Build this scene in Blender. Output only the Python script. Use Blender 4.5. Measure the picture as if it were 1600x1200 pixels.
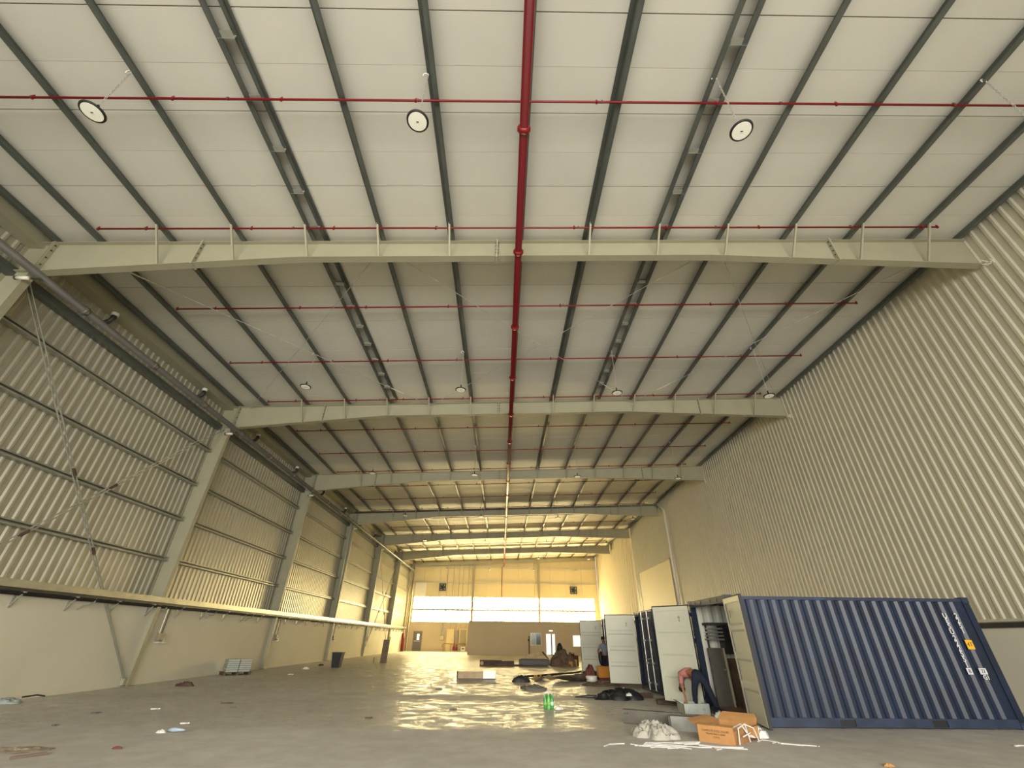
import bpy, bmesh, math, random
from mathutils import Vector, Matrix
random.seed(7)
C = bpy.context.scene.collection
for o in list(bpy.data.objects):
    bpy.data.objects.remove(o, do_unlink=True)
PI = math.pi
# ---------------------------------------------------------------- camera
cam = bpy.data.cameras.new('camera')
cob = bpy.data.objects.new('camera', cam); C.objects.link(cob)
yaw, pitch, roll = 0.01704911, 0.53961483, 0.01117598
fw = Vector((math.sin(yaw)*math.cos(pitch), math.cos(yaw)*math.cos(pitch), math.sin(pitch)))
rt = Vector((math.cos(yaw), -math.sin(yaw), 0)); up = rt.cross(fw)
r2 = rt*math.cos(roll)+up*math.sin(roll); u2 = -rt*math.sin(roll)+up*math.cos(roll)
M4 = Matrix((r2, u2, -fw)).transposed().to_4x4(); M4.translation = (0, 0, 1.6)
cob.matrix_world = M4
cam.sensor_width = 36; cam.lens = 664.588/1600*36; cam.clip_start = .05; cam.clip_end = 400
bpy.context.scene.camera = cob
# ---------------------------------------------------------------- light, world, exposure
vs = bpy.context.scene.view_settings
vs.view_transform = 'Standard'; vs.look = 'None'; vs.gamma = 1; vs.use_curve_mapping = False
vs.exposure = 0.14
cy_ = bpy.context.scene.cycles
cy_.max_bounces = 16; cy_.diffuse_bounces = 14; cy_.glossy_bounces = 6
w = bpy.data.worlds.new('sky'); bpy.context.scene.world = w; w.use_nodes = True
bg = w.node_tree.nodes['Background']
bg.inputs[0].default_value = (1.0, .96, .88, 1); bg.inputs[1].default_value = 1.0
def area(name, loc, rot, sx, sy, power, col, spread=125):
    l = bpy.data.lights.new(name, 'AREA'); l.shape = 'RECTANGLE'; l.size = sx; l.size_y = sy
    l.energy = power; l.color = col
    l.spread = math.radians(spread)
    o = bpy.data.objects.new(name, l); C.objects.link(o); o.location = loc; o.rotation_euler = rot
    return o
# daylight entering through the open loading end of the hall behind the camera
area('daylight_loading_end', (0, -12.3, 4.0), (PI/2-.1, 0, 0), 25, 7.0, 3200, (1.0, .96, .88), 110)
BAND = 31
# ---------------------------------------------------------------- materials
MATS = {}
def mat(name, col, rough=.6, metal=0., var=.0, scale=3., bump=0., emit=None, es=0., spec=None, var2=None, stretch=(1,1,1), trans=0.):
    m = bpy.data.materials.new(name); m.use_nodes = True; MATS[name] = m
    nt = m.node_tree; b = nt.nodes['Principled BSDF']
    b.inputs['Base Color'].default_value = (*col, 1); b.inputs['Roughness'].default_value = rough
    b.inputs['Metallic'].default_value = metal
    if spec is not None: b.inputs['Specular IOR Level'].default_value = spec
    if trans: b.inputs['Transmission Weight'].default_value = trans
    if emit: b.inputs['Emission Color'].default_value = (*emit, 1); b.inputs['Emission Strength'].default_value = es
    if var or bump:
        tc = nt.nodes.new('ShaderNodeTexCoord'); mp = nt.nodes.new('ShaderNodeMapping'); mp.inputs['Scale'].default_value = stretch
        nt.links.new(tc.outputs['Object'], mp.inputs[0])
        n = nt.nodes.new('ShaderNodeTexNoise'); n.inputs['Scale'].default_value = scale; n.inputs['Detail'].default_value = 6
        n.inputs['Roughness'].default_value = .6
        nt.links.new(mp.outputs[0], n.inputs['Vector'])
        r = nt.nodes.new('ShaderNodeValToRGB')
        r.color_ramp.elements[0].position = .32; r.color_ramp.elements[1].position = .68
        c2 = var2 if var2 else col
        r.color_ramp.elements[0].color = (*[max(0, c*(1-var)) for c in c2], 1)
        r.color_ramp.elements[1].color = (*[min(1, c*(1+var)) for c in col], 1)
        nt.links.new(n.outputs[0], r.inputs[0]); nt.links.new(r.outputs[0], b.inputs['Base Color'])
        if bump:
            bp = nt.nodes.new('ShaderNodeBump'); bp.inputs['Strength'].default_value = bump; bp.inputs['Distance'].default_value = .02
            nt.links.new(n.outputs[0], bp.inputs['Height']); nt.links.new(bp.outputs[0], b.inputs['Normal'])
    return m
mat('roof', (.67, .66, .585), .55, 0, .03, .7)
mat('rafter', (.36, .345, .24), .5, 0, .05, 1.2)
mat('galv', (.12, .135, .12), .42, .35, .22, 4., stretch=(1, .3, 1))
mat('girt', (.36, .365, .31), .4, .3, .15, 4.)
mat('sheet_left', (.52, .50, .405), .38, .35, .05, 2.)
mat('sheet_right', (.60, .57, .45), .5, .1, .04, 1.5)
mat('plaster', (.70, .67, .55), .85, 0, .04, .5)
mat('plaster_tan', (.60, .51, .36), .85, 0, .03, .5)
mat('right_panel', (.46, .41, .29), .75, 0, .03, .6)
mat('far_panel', (.66, .58, .38), .6, 0, .03, .6)
mat('flashing', (.62, .60, .48), .4, .2, .05, 3)
mat('lid_steel', (.46, .44, .34), .35, .3, .15, 2)
mat('red', (.22, .004, .008), .35)
mat('red_pipe', (.12, .002, .005), .3)
mat('red_branch', (.20, .004, .009), .35)
mat('white_wire', (.62, .60, .50), .5)
mat('black', (.012, .012, .013), .5)
mat('dark', (.035, .035, .034), .5)
mat('grey_pipe', (.13, .125, .11), .4, .2, .1, 3)
mat('lens', (.78, .78, .66), .35, 0, .03, 30, emit=(1, .97, .78), es=.10)  # lamps hang unlit; faint glow added so the lens reads pale
mat('blue', (.006, .014, .038), .42, 0, .3, 2.2, .05, var2=(.008, .016, .038))
mat('blue_rail', (.018, .030, .062), .5, 0, .35, 3)
mat('door_white', (.57, .575, .46), .5, 0, .03, 2)
mat('lining', (.62, .62, .54), .55, 0, .05, 2)
mat('wood_floor', (.20, .13, .08), .7, 0, .3, 5)
mat('steel', (.62, .61, .58), .28, .8)
mat('rod', (.55, .53, .50), .35, .5, .3, 8)
mat('rubber', (.02, .02, .02), .7)
mat('cable', (.015, .015, .016), .45)
mat('grey_steel', (.26, .26, .23), .45, .4, .12, 4)
mat('olive_steel', (.10, .092, .073), .5, .2, .15, 5)
mat('cardboard', (.47, .24, .085), .85, 0, .12, 5)
mat('cardboard_dark', (.33, .17, .07), .85, 0, .15, 5)
mat('ink', (.09, .04, .015), .8)
mat('strip_white', (.70, .69, .66), .5)
mat('rag', (.42, .40, .34), .9, 0, .1, 8)
mat('green', (.05, .30, .06), .25)
mat('green_light', (.22, .50, .12), .25)
mat('label_white', (.55, .75, .66), .4)
mat('plastic_clear', (.72, .76, .72), .15, trans=.3)
mat('blueish', (.34, .43, .52), .2)
mat('skin', (.28, .12, .06), .6)
mat('pink', (.42, .17, .155), .8)
mat('navy', (.010, .016, .032), .85)
mat('shirt_grey', (.22, .26, .32), .8)
mat('hair', (.01, .009, .008), .7)
mat('brown', (.085, .052, .035), .85, 0, .4, 3)
mat('sack_brown', (.17, .115, .075), .9, 0, .3, 4)
mat('carpet_grey', (.16, .155, .15), .95, 0, .15, 10)
mat('maroon', (.14, .04, .035), .8)
mat('tan_sheet', (.48, .36, .22), .8, 0, .15, 3)
mat('wood', (.17, .12, .075), .7, 0, .25, 3, stretch=(1, 1, 6))
mat('pallet_wood', (.11, .075, .05), .8, 0, .25, 5)
mat('galv_box', (.42, .46, .41), .35, .4, .08, 5)
mat('orange', (.62, .24, .02), .6)
mat('yellow', (.80, .42, .02), .5)
mat('yellow_pipe', (.55, .30, .03), .5)
mat('letter', (.60, .60, .62), .6)
mat('door_grey', (.17, .16, .14), .5)
mat('cabinet', (.72, .60, .36), .5)
mat('cabinet_grey', (.34, .30, .21), .5)
mat('glass_lit', (.9, .88, .75), .2, emit=(1, .95, .78), es=1.0)
mat('band_glow', (.9, .88, .75), .5, emit=(1.0, .80, .39), es=BAND)
mat('glass_dark', (.10, .16, .16), .12)
mat('glass_pale', (.36, .42, .40), .15)
mat('sand', (.30, .24, .17), .95, 0, .2, 12)
mat('white_plastic', (.8, .78, .72), .4)
# concrete floor: dusty grey slab, worn shiny in streaks
def floor_mat():
    m = bpy.data.materials.new('concrete'); m.use_nodes = True; MATS['concrete'] = m
    nt = m.node_tree; L = nt.links.new; b = nt.nodes['Principled BSDF']
    tc = nt.nodes.new('ShaderNodeTexCoord')
    def noise(sc, st, det=7, rg=.62):
        mp = nt.nodes.new('ShaderNodeMapping'); mp.inputs['Scale'].default_value = st; L(tc.outputs['Object'], mp.inputs[0])
        n = nt.nodes.new('ShaderNodeTexNoise'); n.inputs['Scale'].default_value = sc; n.inputs['Detail'].default_value = det
        n.inputs['Roughness'].default_value = rg; L(mp.outputs[0], n.inputs['Vector']); return n
    def ramp(src, a, b_, ca, cb):
        r = nt.nodes.new('ShaderNodeValToRGB'); r.color_ramp.elements[0].position = a; r.color_ramp.elements[1].position = b_
        r.color_ramp.elements[0].color = (*ca, 1); r.color_ramp.elements[1].color = (*cb, 1); L(src, r.inputs[0]); return r
    n1 = noise(.35, (1, 1, 1)); n2 = noise(2.3, (1, 1, 1)); n3 = noise(2.3, (.8, 1.1, 1), 12, .76)
    r1 = ramp(n1.outputs[0], .3, .7, (.52, .50, .45), (.66, .64, .59)); r2_ = ramp(n2.outputs[0], .3, .72, (.80, .78, .76), (1, 1, 1))
    mx = nt.nodes.new('ShaderNodeMixRGB'); mx.blend_type = 'MULTIPLY'; mx.inputs[0].default_value = 1
    L(r1.outputs[0], mx.inputs[1]); L(r2_.outputs[0], mx.inputs[2]); L(mx.outputs[0], b.inputs['Base Color'])
    rr = ramp(n3.outputs[0], .42, .58, (.27, .27, .27), (.68, .68, .68)); sx = nt.nodes.new('ShaderNodeSeparateXYZ'); L(tc.outputs['Object'], sx.inputs[0])
    wob = noise(.9, (1, 1, 1), 4)
    ad = nt.nodes.new('ShaderNodeMath'); ad.operation = 'MULTIPLY_ADD'; ad.inputs[1].default_value = 1.2; L(wob.outputs[0], ad.inputs[0]); L(sx.outputs[1], ad.inputs[2])
    zr = nt.nodes.new('ShaderNodeValToRGB'); zr.color_ramp.interpolation = 'LINEAR'   # worn shiny beyond the slab joint, dusty near it and by the door end
    mr = nt.nodes.new('ShaderNodeMapRange'); mr.inputs[1].default_value = 0; mr.inputs[2].default_value = 70; L(ad.outputs[0], mr.inputs[0]); L(mr.outputs[0], zr.inputs[0])
    e = zr.color_ramp.elements; e[0].position = .160; e[0].color = (.55, .55, .55, 1); e[1].position = .170; e[1].color = (0, 0, 0, 1)
    for p_, c_ in ((.232, 0), (.238, .22), (.252, .22), (.258, 0), (.5, 0), (.75, .1)):
        q_ = e.new(p_); q_.color = (c_, c_, c_, 1)
    am = nt.nodes.new('ShaderNodeMath'); am.operation = 'ADD'; L(rr.outputs[0], am.inputs[0]); L(zr.outputs[0], am.inputs[1]); L(am.outputs[0], b.inputs['Roughness'])
    bp = nt.nodes.new('ShaderNodeBump'); bp.inputs['Strength'].default_value = .25; bp.inputs['Distance'].default_value = .01
    n4 = noise(5, (1, 1, 1), 5); L(n4.outputs[0], bp.inputs['Height']); L(bp.outputs[0], b.inputs['Normal'])
    b.inputs['Specular IOR Level'].default_value = .42
floor_mat()
# ---------------------------------------------------------------- mesh helpers
class MB:
    def __init__(s): s.v = []; s.f = []; s.sm = False
    def quadbox(s, P):
        i = len(s.v); s.v += [Vector(p) for p in P]
        s.f += [(i, i+3, i+2, i+1), (i+4, i+5, i+6, i+7), (i, i+1, i+5, i+4), (i+1, i+2, i+6, i+5), (i+2, i+3, i+7, i+6), (i+3, i, i+4, i+7)]
        return s
    def box(s, x0, x1, y0, y1, z0, z1):
        return s.quadbox([(x0, y0, z0), (x1, y0, z0), (x1, y1, z0), (x0, y1, z0), (x0, y0, z1), (x1, y0, z1), (x1, y1, z1), (x0, y1, z1)])
    def obox(s, c, ux, uy, uz):   # centre and three half-axes
        c, ux, uy, uz = map(Vector, (c, ux, uy, uz))
        return s.quadbox([c-ux-uy-uz, c+ux-uy-uz, c+ux+uy-uz, c-ux+uy-uz, c-ux-uy+uz, c+ux-uy+uz, c+ux+uy+uz, c-ux+uy+uz])
    def bar(s, a, b, w, h, side=(0, 0, 1)):   # rectangular bar from a to b
        a, b = Vector(a), Vector(b); d = (b-a).normalized(); sd = Vector(side)
        if abs(d.dot(sd)) > .95: sd = Vector((1, 0, 0))
        x = d.cross(sd).normalized(); z = x.cross(d)
        return s.obox((a+b)/2, (b-a)/2, x*w/2, z*h/2)
    def tube(s, pts, r, n=8, caps=True, radii=None):
        pts = [Vector(p) for p in pts]; rings = []; prev = None
        for k, p in enumerate(pts):
            d = (pts[min(k+1, len(pts)-1)]-pts[max(k-1, 0)]).normalized()
            if prev is None:
                a = Vector((0, 0, 1)) if abs(d.z) < .9 else Vector((1, 0, 0)); x = d.cross(a).normalized()
            else: x = (prev-d*prev.dot(d)).normalized()
            prev = x; y = d.cross(x); rr = radii[k] if radii else r
            i = len(s.v); s.v += [p+x*math.cos(2*PI*j/n)*rr+y*math.sin(2*PI*j/n)*rr for j in range(n)]; rings.append(i)
        for a, b in zip(rings, rings[1:]):
            for j in range(n): s.f.append((a+j, a+(j+1) % n, b+(j+1) % n, b+j))
        if caps: s.f.append(tuple(rings[0]+j for j in reversed(range(n)))); s.f.append(tuple(rings[-1]+j for j in range(n)))
        return s
    def lathe(s, c, prof, n=24):   # prof: list of (r, z)
        c = Vector(c); rings = []
        for r, z in prof:
            i = len(s.v); s.v += [c+Vector((math.cos(2*PI*j/n)*r, math.sin(2*PI*j/n)*r, z)) for j in range(n)]; rings.append(i)
        for a, b in zip(rings, rings[1:]):
            for j in range(n): s.f.append((a+j, a+(j+1) % n, b+(j+1) % n, b+j))
        s.f.append(tuple(rings[0]+j for j in reversed(range(n)))); s.f.append(tuple(rings[-1]+j for j in range(n)))
        return s
    def sweep(s, prof, a, b, X, Z, closed=True):   # 2-D profile (x, z) swept from a to b
        a, b, X, Z = map(Vector, (a, b, X, Z)); i = len(s.v); n = len(prof)
        s.v += [a+X*p[0]+Z*p[1] for p in prof]+[b+X*p[0]+Z*p[1] for p in prof]
        for j in range(n if closed else n-1): s.f.append((i+j, i+(j+1) % n, i+n+(j+1) % n, i+n+j))
        if closed: s.f.append(tuple(i+j for j in reversed(range(n)))); s.f.append(tuple(i+n+j for j in range(n)))
        return s
    def sheet(s, rows):   # grid of points
        i = len(s.v); n = len(rows[0])
        for r in rows: s.v += [Vector(p) for p in r]
        for a in range(len(rows)-1):
            for j in range(n-1): s.f.append((i+a*n+j, i+a*n+j+1, i+(a+1)*n+j+1, i+(a+1)*n+j))
        return s
    def build(s, name, m, parent=None, smooth=False, org=None, fix=True):
        if parent is not None: o0 = wloc(parent)
        elif org is not None: o0 = Vector(org)
        else:
            xs = [v.x for v in s.v]; ys = [v.y for v in s.v]; zs = [v.z for v in s.v]
            o0 = Vector(((min(xs)+max(xs))/2, (min(ys)+max(ys))/2, min(zs)))
        me = bpy.data.meshes.new(name); me.from_pydata([v-o0 for v in s.v], [], s.f); me.update()
        if fix:
            bm = bmesh.new(); bm.from_mesh(me); bmesh.ops.recalc_face_normals(bm, faces=bm.faces); bm.to_mesh(me); bm.free()
        if smooth:
            for p in me.polygons: p.use_smooth = True
        me.materials.append(MATS[m])
        o = bpy.data.objects.new(name, me); C.objects.link(o)
        if parent is not None: o.parent = parent
        else: o.location = o0
        return o
def wloc(o):
    l = Vector(o.location)
    while o.parent: o = o.parent; l += Vector(o.location)
    return l
def tag(o, label=None, cat=None, group=None, kind=None):
    if label: o['label'] = label
    if cat: o['category'] = cat
    if group: o['group'] = group
    if kind: o['kind'] = kind
    return o
def thing(name, loc, label, cat, group=None, kind=None):
    o = bpy.data.objects.new(name, None); o.empty_display_size = .2; C.objects.link(o); o.location = loc
    return tag(o, label, cat, group, kind)
def dup(root, loc, label=None):
    r = root.copy(); C.objects.link(r); r.location = loc
    if label: r['label'] = label
    for ch in list(root.children):
        c = ch.copy(); C.objects.link(c); c.parent = r
        for g in ch.children:
            d = g.copy(); C.objects.link(d); d.parent = c
    return r
ORD = ['first', 'second', 'third', 'fourth', 'fifth', 'sixth', 'seventh', 'eighth', 'ninth', 'tenth', 'eleventh', 'twelfth', 'thirteenth', 'fourteenth', 'fifteenth', 'sixteenth', 'seventeenth', 'eighteenth', 'nineteenth', 'twentieth']
# ---------------------------------------------------------------- hall dimensions
XL, XR, Y0, Y1 = -13.9, 14.3, -12.5, 69.75
SL = .041
def ztop(x): return 11.85+SL*x            # top of the rafters
def zdeck(x): return 12.09+SL*x           # underside of the roof panels
FR = [8.85+10.15*k for k in range(6)]
XSL = Vector((1, 0, SL)).normalized(); ZSL = Vector((-SL, 0, 1)).normalized()
# ---------------------------------------------------------------- floor and ceiling
fl = MB().box(XL-.5, XR+.6, Y0-20, Y1+.4, -.3, 0).build('floor', 'concrete', org=(0, 0, 0)); tag(fl, 'bare grey concrete slab with dusty shiny streaks', None, None, 'structure')
ce = MB().quadbox([(XL-.5, Y0, zdeck(XL-.5)+.11), (XR+.6, Y0, zdeck(XR+.6)+.11), (XR+.6, Y1+.4, zdeck(XR+.6)+.11), (XL-.5, Y1+.4, zdeck(XL-.5)+.11),
                   (XL-.5, Y0, zdeck(XL-.5)+.2), (XR+.6, Y0, zdeck(XR+.6)+.2), (XR+.6, Y1+.4, zdeck(XR+.6)+.2), (XL-.5, Y1+.4, zdeck(XL-.5)+.2)]).build('ceiling', 'roof', org=(0, 0, 12))
tag(ce, 'single pitched roof of pale insulated panels rising to the right', None, None, 'structure')
pw = .935; y = 3.37-17*pw; k = 0; pan = None
while y < Y1+.3:
    y1 = min(y+pw, Y1+.35)
    g = .022 if k % 2 == 1 else .006
    a, b = XL-.4, XR+.5
    if pan is None or k in (1,) or y1-y < pw-.01:
        mb = MB().quadbox([(a, y+g, zdeck(a)), (b, y+g, zdeck(b)), (b, y1, zdeck(b)), (a, y1, zdeck(a)), (a, y+g, zdeck(a)+.1), (b, y+g, zdeck(b)+.1), (b, y1, zdeck(b)+.1), (a, y1, zdeck(a)+.1)])
        o = mb.build('roof_panel', 'roof', ce)
        if k == 0: pan = o; pans = {0: (o, y)}
        elif k == 1: pans[1] = (o, y)
    else:
        src, sy = pans[k % 2]
        o = src.copy(); C.objects.link(o); o.parent = ce; o.location = (0, y-sy, 0)
    y += pw; k += 1
# ---------------------------------------------------------------- side walls
def corr(xw, sgn, ya, yb, za, zbf, pitch=.29, depth=.036, pan_=.145, crest=.06):
    """trapezoid sheet; crests point into the hall"""
    fl_ = (pitch-pan_-crest)/2; pts = []; y = ya
    while y < yb:
        for dy, d in ((0, 0), (pan_, 0), (pan_+fl_, depth), (pan_+fl_+crest, depth)):
            if y+dy <= yb+.001: pts.append((xw+sgn*d, y+dy))
        y += pitch
    pts.append((xw, yb))
    return MB().sheet([[(x, y, za) for x, y in pts], [(x, y, zbf) for x, y in pts]])
wl = MB().box(XL-.25, -13.52, Y0, Y1+.3, 0, 2.70).build('wall_left', 'plaster', org=(XL, 0, 0)); tag(wl, 'long left wall, plastered low wall below ribbed steel cladding', None, None, 'structure')
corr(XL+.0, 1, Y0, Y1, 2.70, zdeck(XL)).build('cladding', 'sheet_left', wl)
MB().box(XL-.25, XL-.12, Y0, Y1+.3, 2.8, zdeck(XL)+.2).build('backing', 'sheet_left', wl)
wr = MB().box(XR+.07, XR+.5, Y0, Y1+.3, 0, 2.35).build('wall_right', 'plaster', org=(XR, 0, 0)); tag(wr, 'tall right wall of vertical ribbed cladding above plastered base', None, None, 'structure')
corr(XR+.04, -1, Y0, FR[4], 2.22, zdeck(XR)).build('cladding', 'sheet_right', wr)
corr(XR+.04, -1, FR[4], Y1, 2.22, zdeck(XR), .9, .02, .86, .02).build('cladding', 'right_panel', wr)
MB().box(XR+.2, XR+.4, Y0, Y1+.3, 2.3, zdeck(XR)+.2).build('backing', 'sheet_right', wr)
t = MB().box(XR-.04, XR+.1, Y0, Y1, 2.15, 2.22).build('trim_1', 'flashing', org=(XR, 0, 2.1)); tag(t, 'pale drip flashing under the right wall cladding', None, None, 'structure')
t = MB().box(XR+.02, XR+.1, Y0, Y1, 2.0, 2.13).build('trim_2', 'dark', org=(XR, 0, 2.0)); tag(t, 'dark strip standing for the shadow under the right wall flashing', None, None, 'structure')  # dark-coloured strip stands in for the shadow below the cladding
# cream board panel closing an opening in the right wall
bp_ = MB().box(XR-.05, XR+.0, 38.55, 47.8, 0, 7.55).build('door_3', 'far_panel'); tag(bp_, 'large plain cream board closing an opening in the right wall', None, None, 'structure')
fr = MB()
fr.box(XR-.08, XR-.01, 47.8, 47.95, 0, 7.68); fr.box(XR-.08, XR-.01, 38.55, 47.8, 7.55, 7.68)
fr.build('frame', 'cabinet_grey', bp_)
# near end wall with the open loading end
wn = MB().box(XL-.3, XL+1.2, Y0-.2, Y0, 0, 12).box(XR-1.6, XR+.5, Y0-.2, Y0, 0, 12.6).quadbox([(XL+1.2, Y0-.2, 7.7), (XR-1.6, Y0-.2, 7.7), (XR-1.6, Y0, 7.7), (XL+1.2, Y0, 7.7), (XL+1.2, Y0-.2, 11.7), (XR-1.6, Y0-.2, 12.7), (XR-1.6, Y0, 12.7), (XL+1.2, Y0, 11.7)]).build('wall_near', 'far_panel', org=(0, Y0, 0))
tag(wn, 'end wall behind the viewer with a wide loading opening', None, None, 'structure')
# ---------------------------------------------------------------- far wall
WY = Y1
wf = MB().box(XL, XR, WY, WY+.25, 0, 3.55).build('wall_far', 'plaster_tan', org=(0, WY, 0)); tag(wf, 'far end wall of cream panels above and below a bright translucent band', None, None, 'structure')
MB().quadbox([(XL, WY+.12, 6.76), (XR, WY+.12, 6.76), (XR, WY+.25, 6.76), (XL, WY+.25, 6.76), (XL, WY+.12, 11.7), (XR, WY+.12, 12.8), (XR, WY+.25, 12.8), (XL, WY+.25, 11.7)]).build('backing', 'far_panel', wf)
MB().box(XL, -12.8, WY, WY+.2, 3.55, 6.76).build('side_panel', 'far_panel', wf)
MB().box(13.65, XR, WY, WY+.2, 3.55, 6.76).build('side_panel', 'far_panel', wf)
x = XL; n = 12; pwid = (XR-XL)/n
for k in range(n):
    a, b = XL+k*pwid, XL+(k+1)*pwid-.03
    for z0, z1 in ((6.78, 8.72), (8.76, 10.8)):
        MB().box(a, b, WY+.03, WY+.12, z0, z1).build('wall_panel', 'far_panel', wf)
    MB().quadbox([(a, WY+.03, 10.84), (b, WY+.03, 10.84), (b, WY+.12, 10.84), (a, WY+.12, 10.84), (a, WY+.03, zdeck(a)), (b, WY+.03, zdeck(b)), (b, WY+.12, zdeck(b)), (a, WY+.12, zdeck(a))]).build('wall_panel', 'far_panel', wf)
wi = thing('window_1', (0, WY, 3.57), 'long translucent daylight band glowing across the far wall', None, None, 'structure')
n = 22; pwid = (13.65+12.8)/n
for z0, z1 in ((3.58, 5.06), (5.16, 6.74)):
    for k in range(n):
        a = -12.8+k*pwid
        MB().box(a+.025, a+pwid-.025, WY+.06, WY+.1, z0, z1).build('pane', 'band_glow', wi)
mb = MB()
for k in range(n+1): mb.box(-12.8+k*pwid-.035, -12.8+k*pwid+.035, WY+.0, WY+.14, 3.56, 6.76)
tag(mb.build('mullions', 'girt', wi), kind='stuff')
MB().box(-12.8, 13.65, WY-.14, WY+.02, 4.98, 5.22).build('transom', 'girt', wi)
MB().box(-12.9, 13.7, WY-.06, WY+.12, 3.47, 3.57).build('sill', 'far_panel', wi)
for zz, nm in ((8.74, 'lower'), (10.82, 'upper')):
    tag(MB().sweep([(0, 0), (.16, 0), (.16, .03), (.03, .03), (.03, .15), (.16, .15), (.16, .18), (0, .18)], (XL+.1, WY, zz-.09), (XR-.1, WY, zz-.09), (0, -1, 0), (0, 0, 1)).build('wall_girt', 'flashing'), nm+' pale horizontal girt across the far end wall above the windows', 'girt', 'far wall girts')
for x, nm in ((-4.22, 'left'), (5.52, 'right')):
    z1 = ztop(x)-.1
    tag(MB().box(x-.15, x+.15, WY-.32, WY-.30, 0, z1).box(x-.15, x+.15, WY-.06, WY-.04, 0, z1).box(x-.008, x+.008, WY-.3, WY-.06, 0, z1).build('wind_column', 'cabinet_grey'), nm+' slim steel column standing against the far wall', 'column', 'far wall columns')
mb = MB(); a, b = XL+.1, XR-.1
mb.quadbox([(a, WY-.25, ztop(a)-.45), (b, WY-.25, ztop(b)-.45), (b, WY-.1, ztop(b)-.45), (a, WY-.1, ztop(a)-.45), (a, WY-.25, ztop(a)), (b, WY-.25, ztop(b)), (b, WY-.1, ztop(b)), (a, WY-.1, ztop(a))])
tag(mb.build('end_rafter', 'rafter'), 'shallow cream rafter fixed along the top of the far wall', 'rafter')
# louvre, fans
lv = thing('louvre_panel', (-11.97, WY, 6.86), 'white vertical ribbed louvre high on far wall beside left corner', 'louvre')
MB().box(-12.75, -11.19, WY-.03, WY+.02, 6.86, 8.85).build('frame', 'white_plastic', lv)
for k in range(9): MB().box(-12.68+k*.165, -12.60+k*.165, WY-.07, WY-.03, 6.92, 8.8).build('slat', 'white_plastic', lv)
for x, z, nm in ((-8.75, 8.05, 'left'), (10.65, 7.85, 'right')):
    f = thing('wall_fan', (x, WY-.2, z-.5), nm+'hand square exhaust fan mounted high on the far wall', 'fan', 'far wall exhaust fans')
    mb = MB().box(x-.5, x+.5, WY-.2, WY, z-.5, z-.42).box(x-.5, x+.5, WY-.2, WY, z+.42, z+.5).box(x-.5, x-.42, WY-.2, WY, z-.42, z+.42).box(x+.42, x+.5, WY-.2, WY, z-.42, z+.42)
    mb.build('housing', 'dark', f)
    MB().box(x-.45, x+.45, WY-.04, WY-.02, z-.45, z+.45).build('back_plate', 'glass_pale', f)
    MB().tube([(x, WY-.18, z), (x, WY-.05, z)], .1, 12).build('motor', 'black', f)
    for a in range(5):
        an = a*2*PI/5; d = Vector((math.cos(an), 0, math.sin(an))); e = Vector((-math.sin(an), .35, math.cos(an)))*.11
        MB().obox(Vector((x, WY-.11, z))+d*.24, d*.15, e, Vector((0, .006, 0))).build('blade', 'dark', f)
# grey personnel door
d1 = thing('door_1', (-11.7, WY, 0), 'grey steel personnel door with small glazed panel in the far wall', None, None, 'structure')
MB().box(-12.25, -11.1, WY-.05, WY, 0, 2.35).build('leaf', 'door_grey', d1)
MB().box(-12.33, -12.25, WY-.07, WY, 0, 2.43).box(-11.1, -11.02, WY-.07, WY, 0, 2.43).box(-12.25, -11.1, WY-.07, WY, 2.35, 2.43).build('frame', 'cabinet_grey', d1)
MB().box(-11.75, -11.42, WY-.07, WY-.05, 1.35, 2.05).build('vision_panel', 'glass_lit', d1)
MB().box(-12.1, -11.25, WY-.1, WY-.07, 1.16, 1.24).build('push_bar', 'steel', d1)
# electrical cabinets and services in the far left corner
for (a, b, z0, z1, m, lb) in ((-7.6, -6.55, 0, 2.7, 'cabinet', 'tall cream electrical cabinet, left of the pair by the office block'), (-5.85, -4.7, 0, 2.75, 'cabinet', 'tall cream cabinet with grey inner door beside the office corner'),
                            (-6.35, -6.0, .6, 2.55, 'cabinet_grey', 'narrow grey riser box between the two cream cabinets')):
    c = thing('electrical_cabinet', ((a+b)/2, WY-.35, z0), lb, 'cabinet', 'electrical cabinets')
    MB().box(a, b, WY-.35, WY-.01, z0, z1).build('body', m, c)
    MB().box(a+.12, b-.12, WY-.38, WY-.35, z0+.15, z1-.12).build('door', 'cabinet_grey' if a > -6 else m, c)
    MB().box(b-.2, b-.17, WY-.4, WY-.38, (z0+z1)/2-.1, (z0+z1)/2+.1).build('handle', 'dark', c)
b_ = thing('isolator_box', (-8.25, WY-.2, 1.35), 'grey isolator box hung below its trunking on the far wall', 'switch box')
MB().box(-8.55, -7.95, WY-.2, WY, 1.3, 1.95).build('box', 'cabinet_grey', b_); MB().box(-8.4, -8.2, WY-.15, WY, 1.95, 3.5).build('trunking', 'girt', b_)
MB().box(-8.5, -8.0, WY-.23, WY-.2, 1.38, 1.87).build('lid', 'far_panel', b_)
pp = thing('yellow_pipe_run', (-6.2, WY-.6, 0), 'low yellow service pipe with valves in front of the cabinets', 'pipe')
MB().tube([(-8.1, WY-.5, .45), (-8.05, WY-.5, .85), (-7.8, WY-.5, .92), (-4.8, WY-.5, .88)], .05, 8).build('pipe', 'yellow_pipe', pp, True)
for x in (-7.9, -6.9, -6.0, -5.4): MB().tube([(x, WY-.5, 0), (x, WY-.5, .9)], .04, 8).build('leg', 'yellow_pipe', pp)
for x in (-6.5, -6.1): MB().lathe((x, WY-.5, .15), [(.08, 0), (.14, .05), (.14, .35), (.06, .45), (.05, .7)], 10).build('valve', 'red', pp)
w_ = thing('water_dispenser', (-5.1, WY-.8, 0), 'small white box on the floor before the right cream cabinet', 'box')
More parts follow.
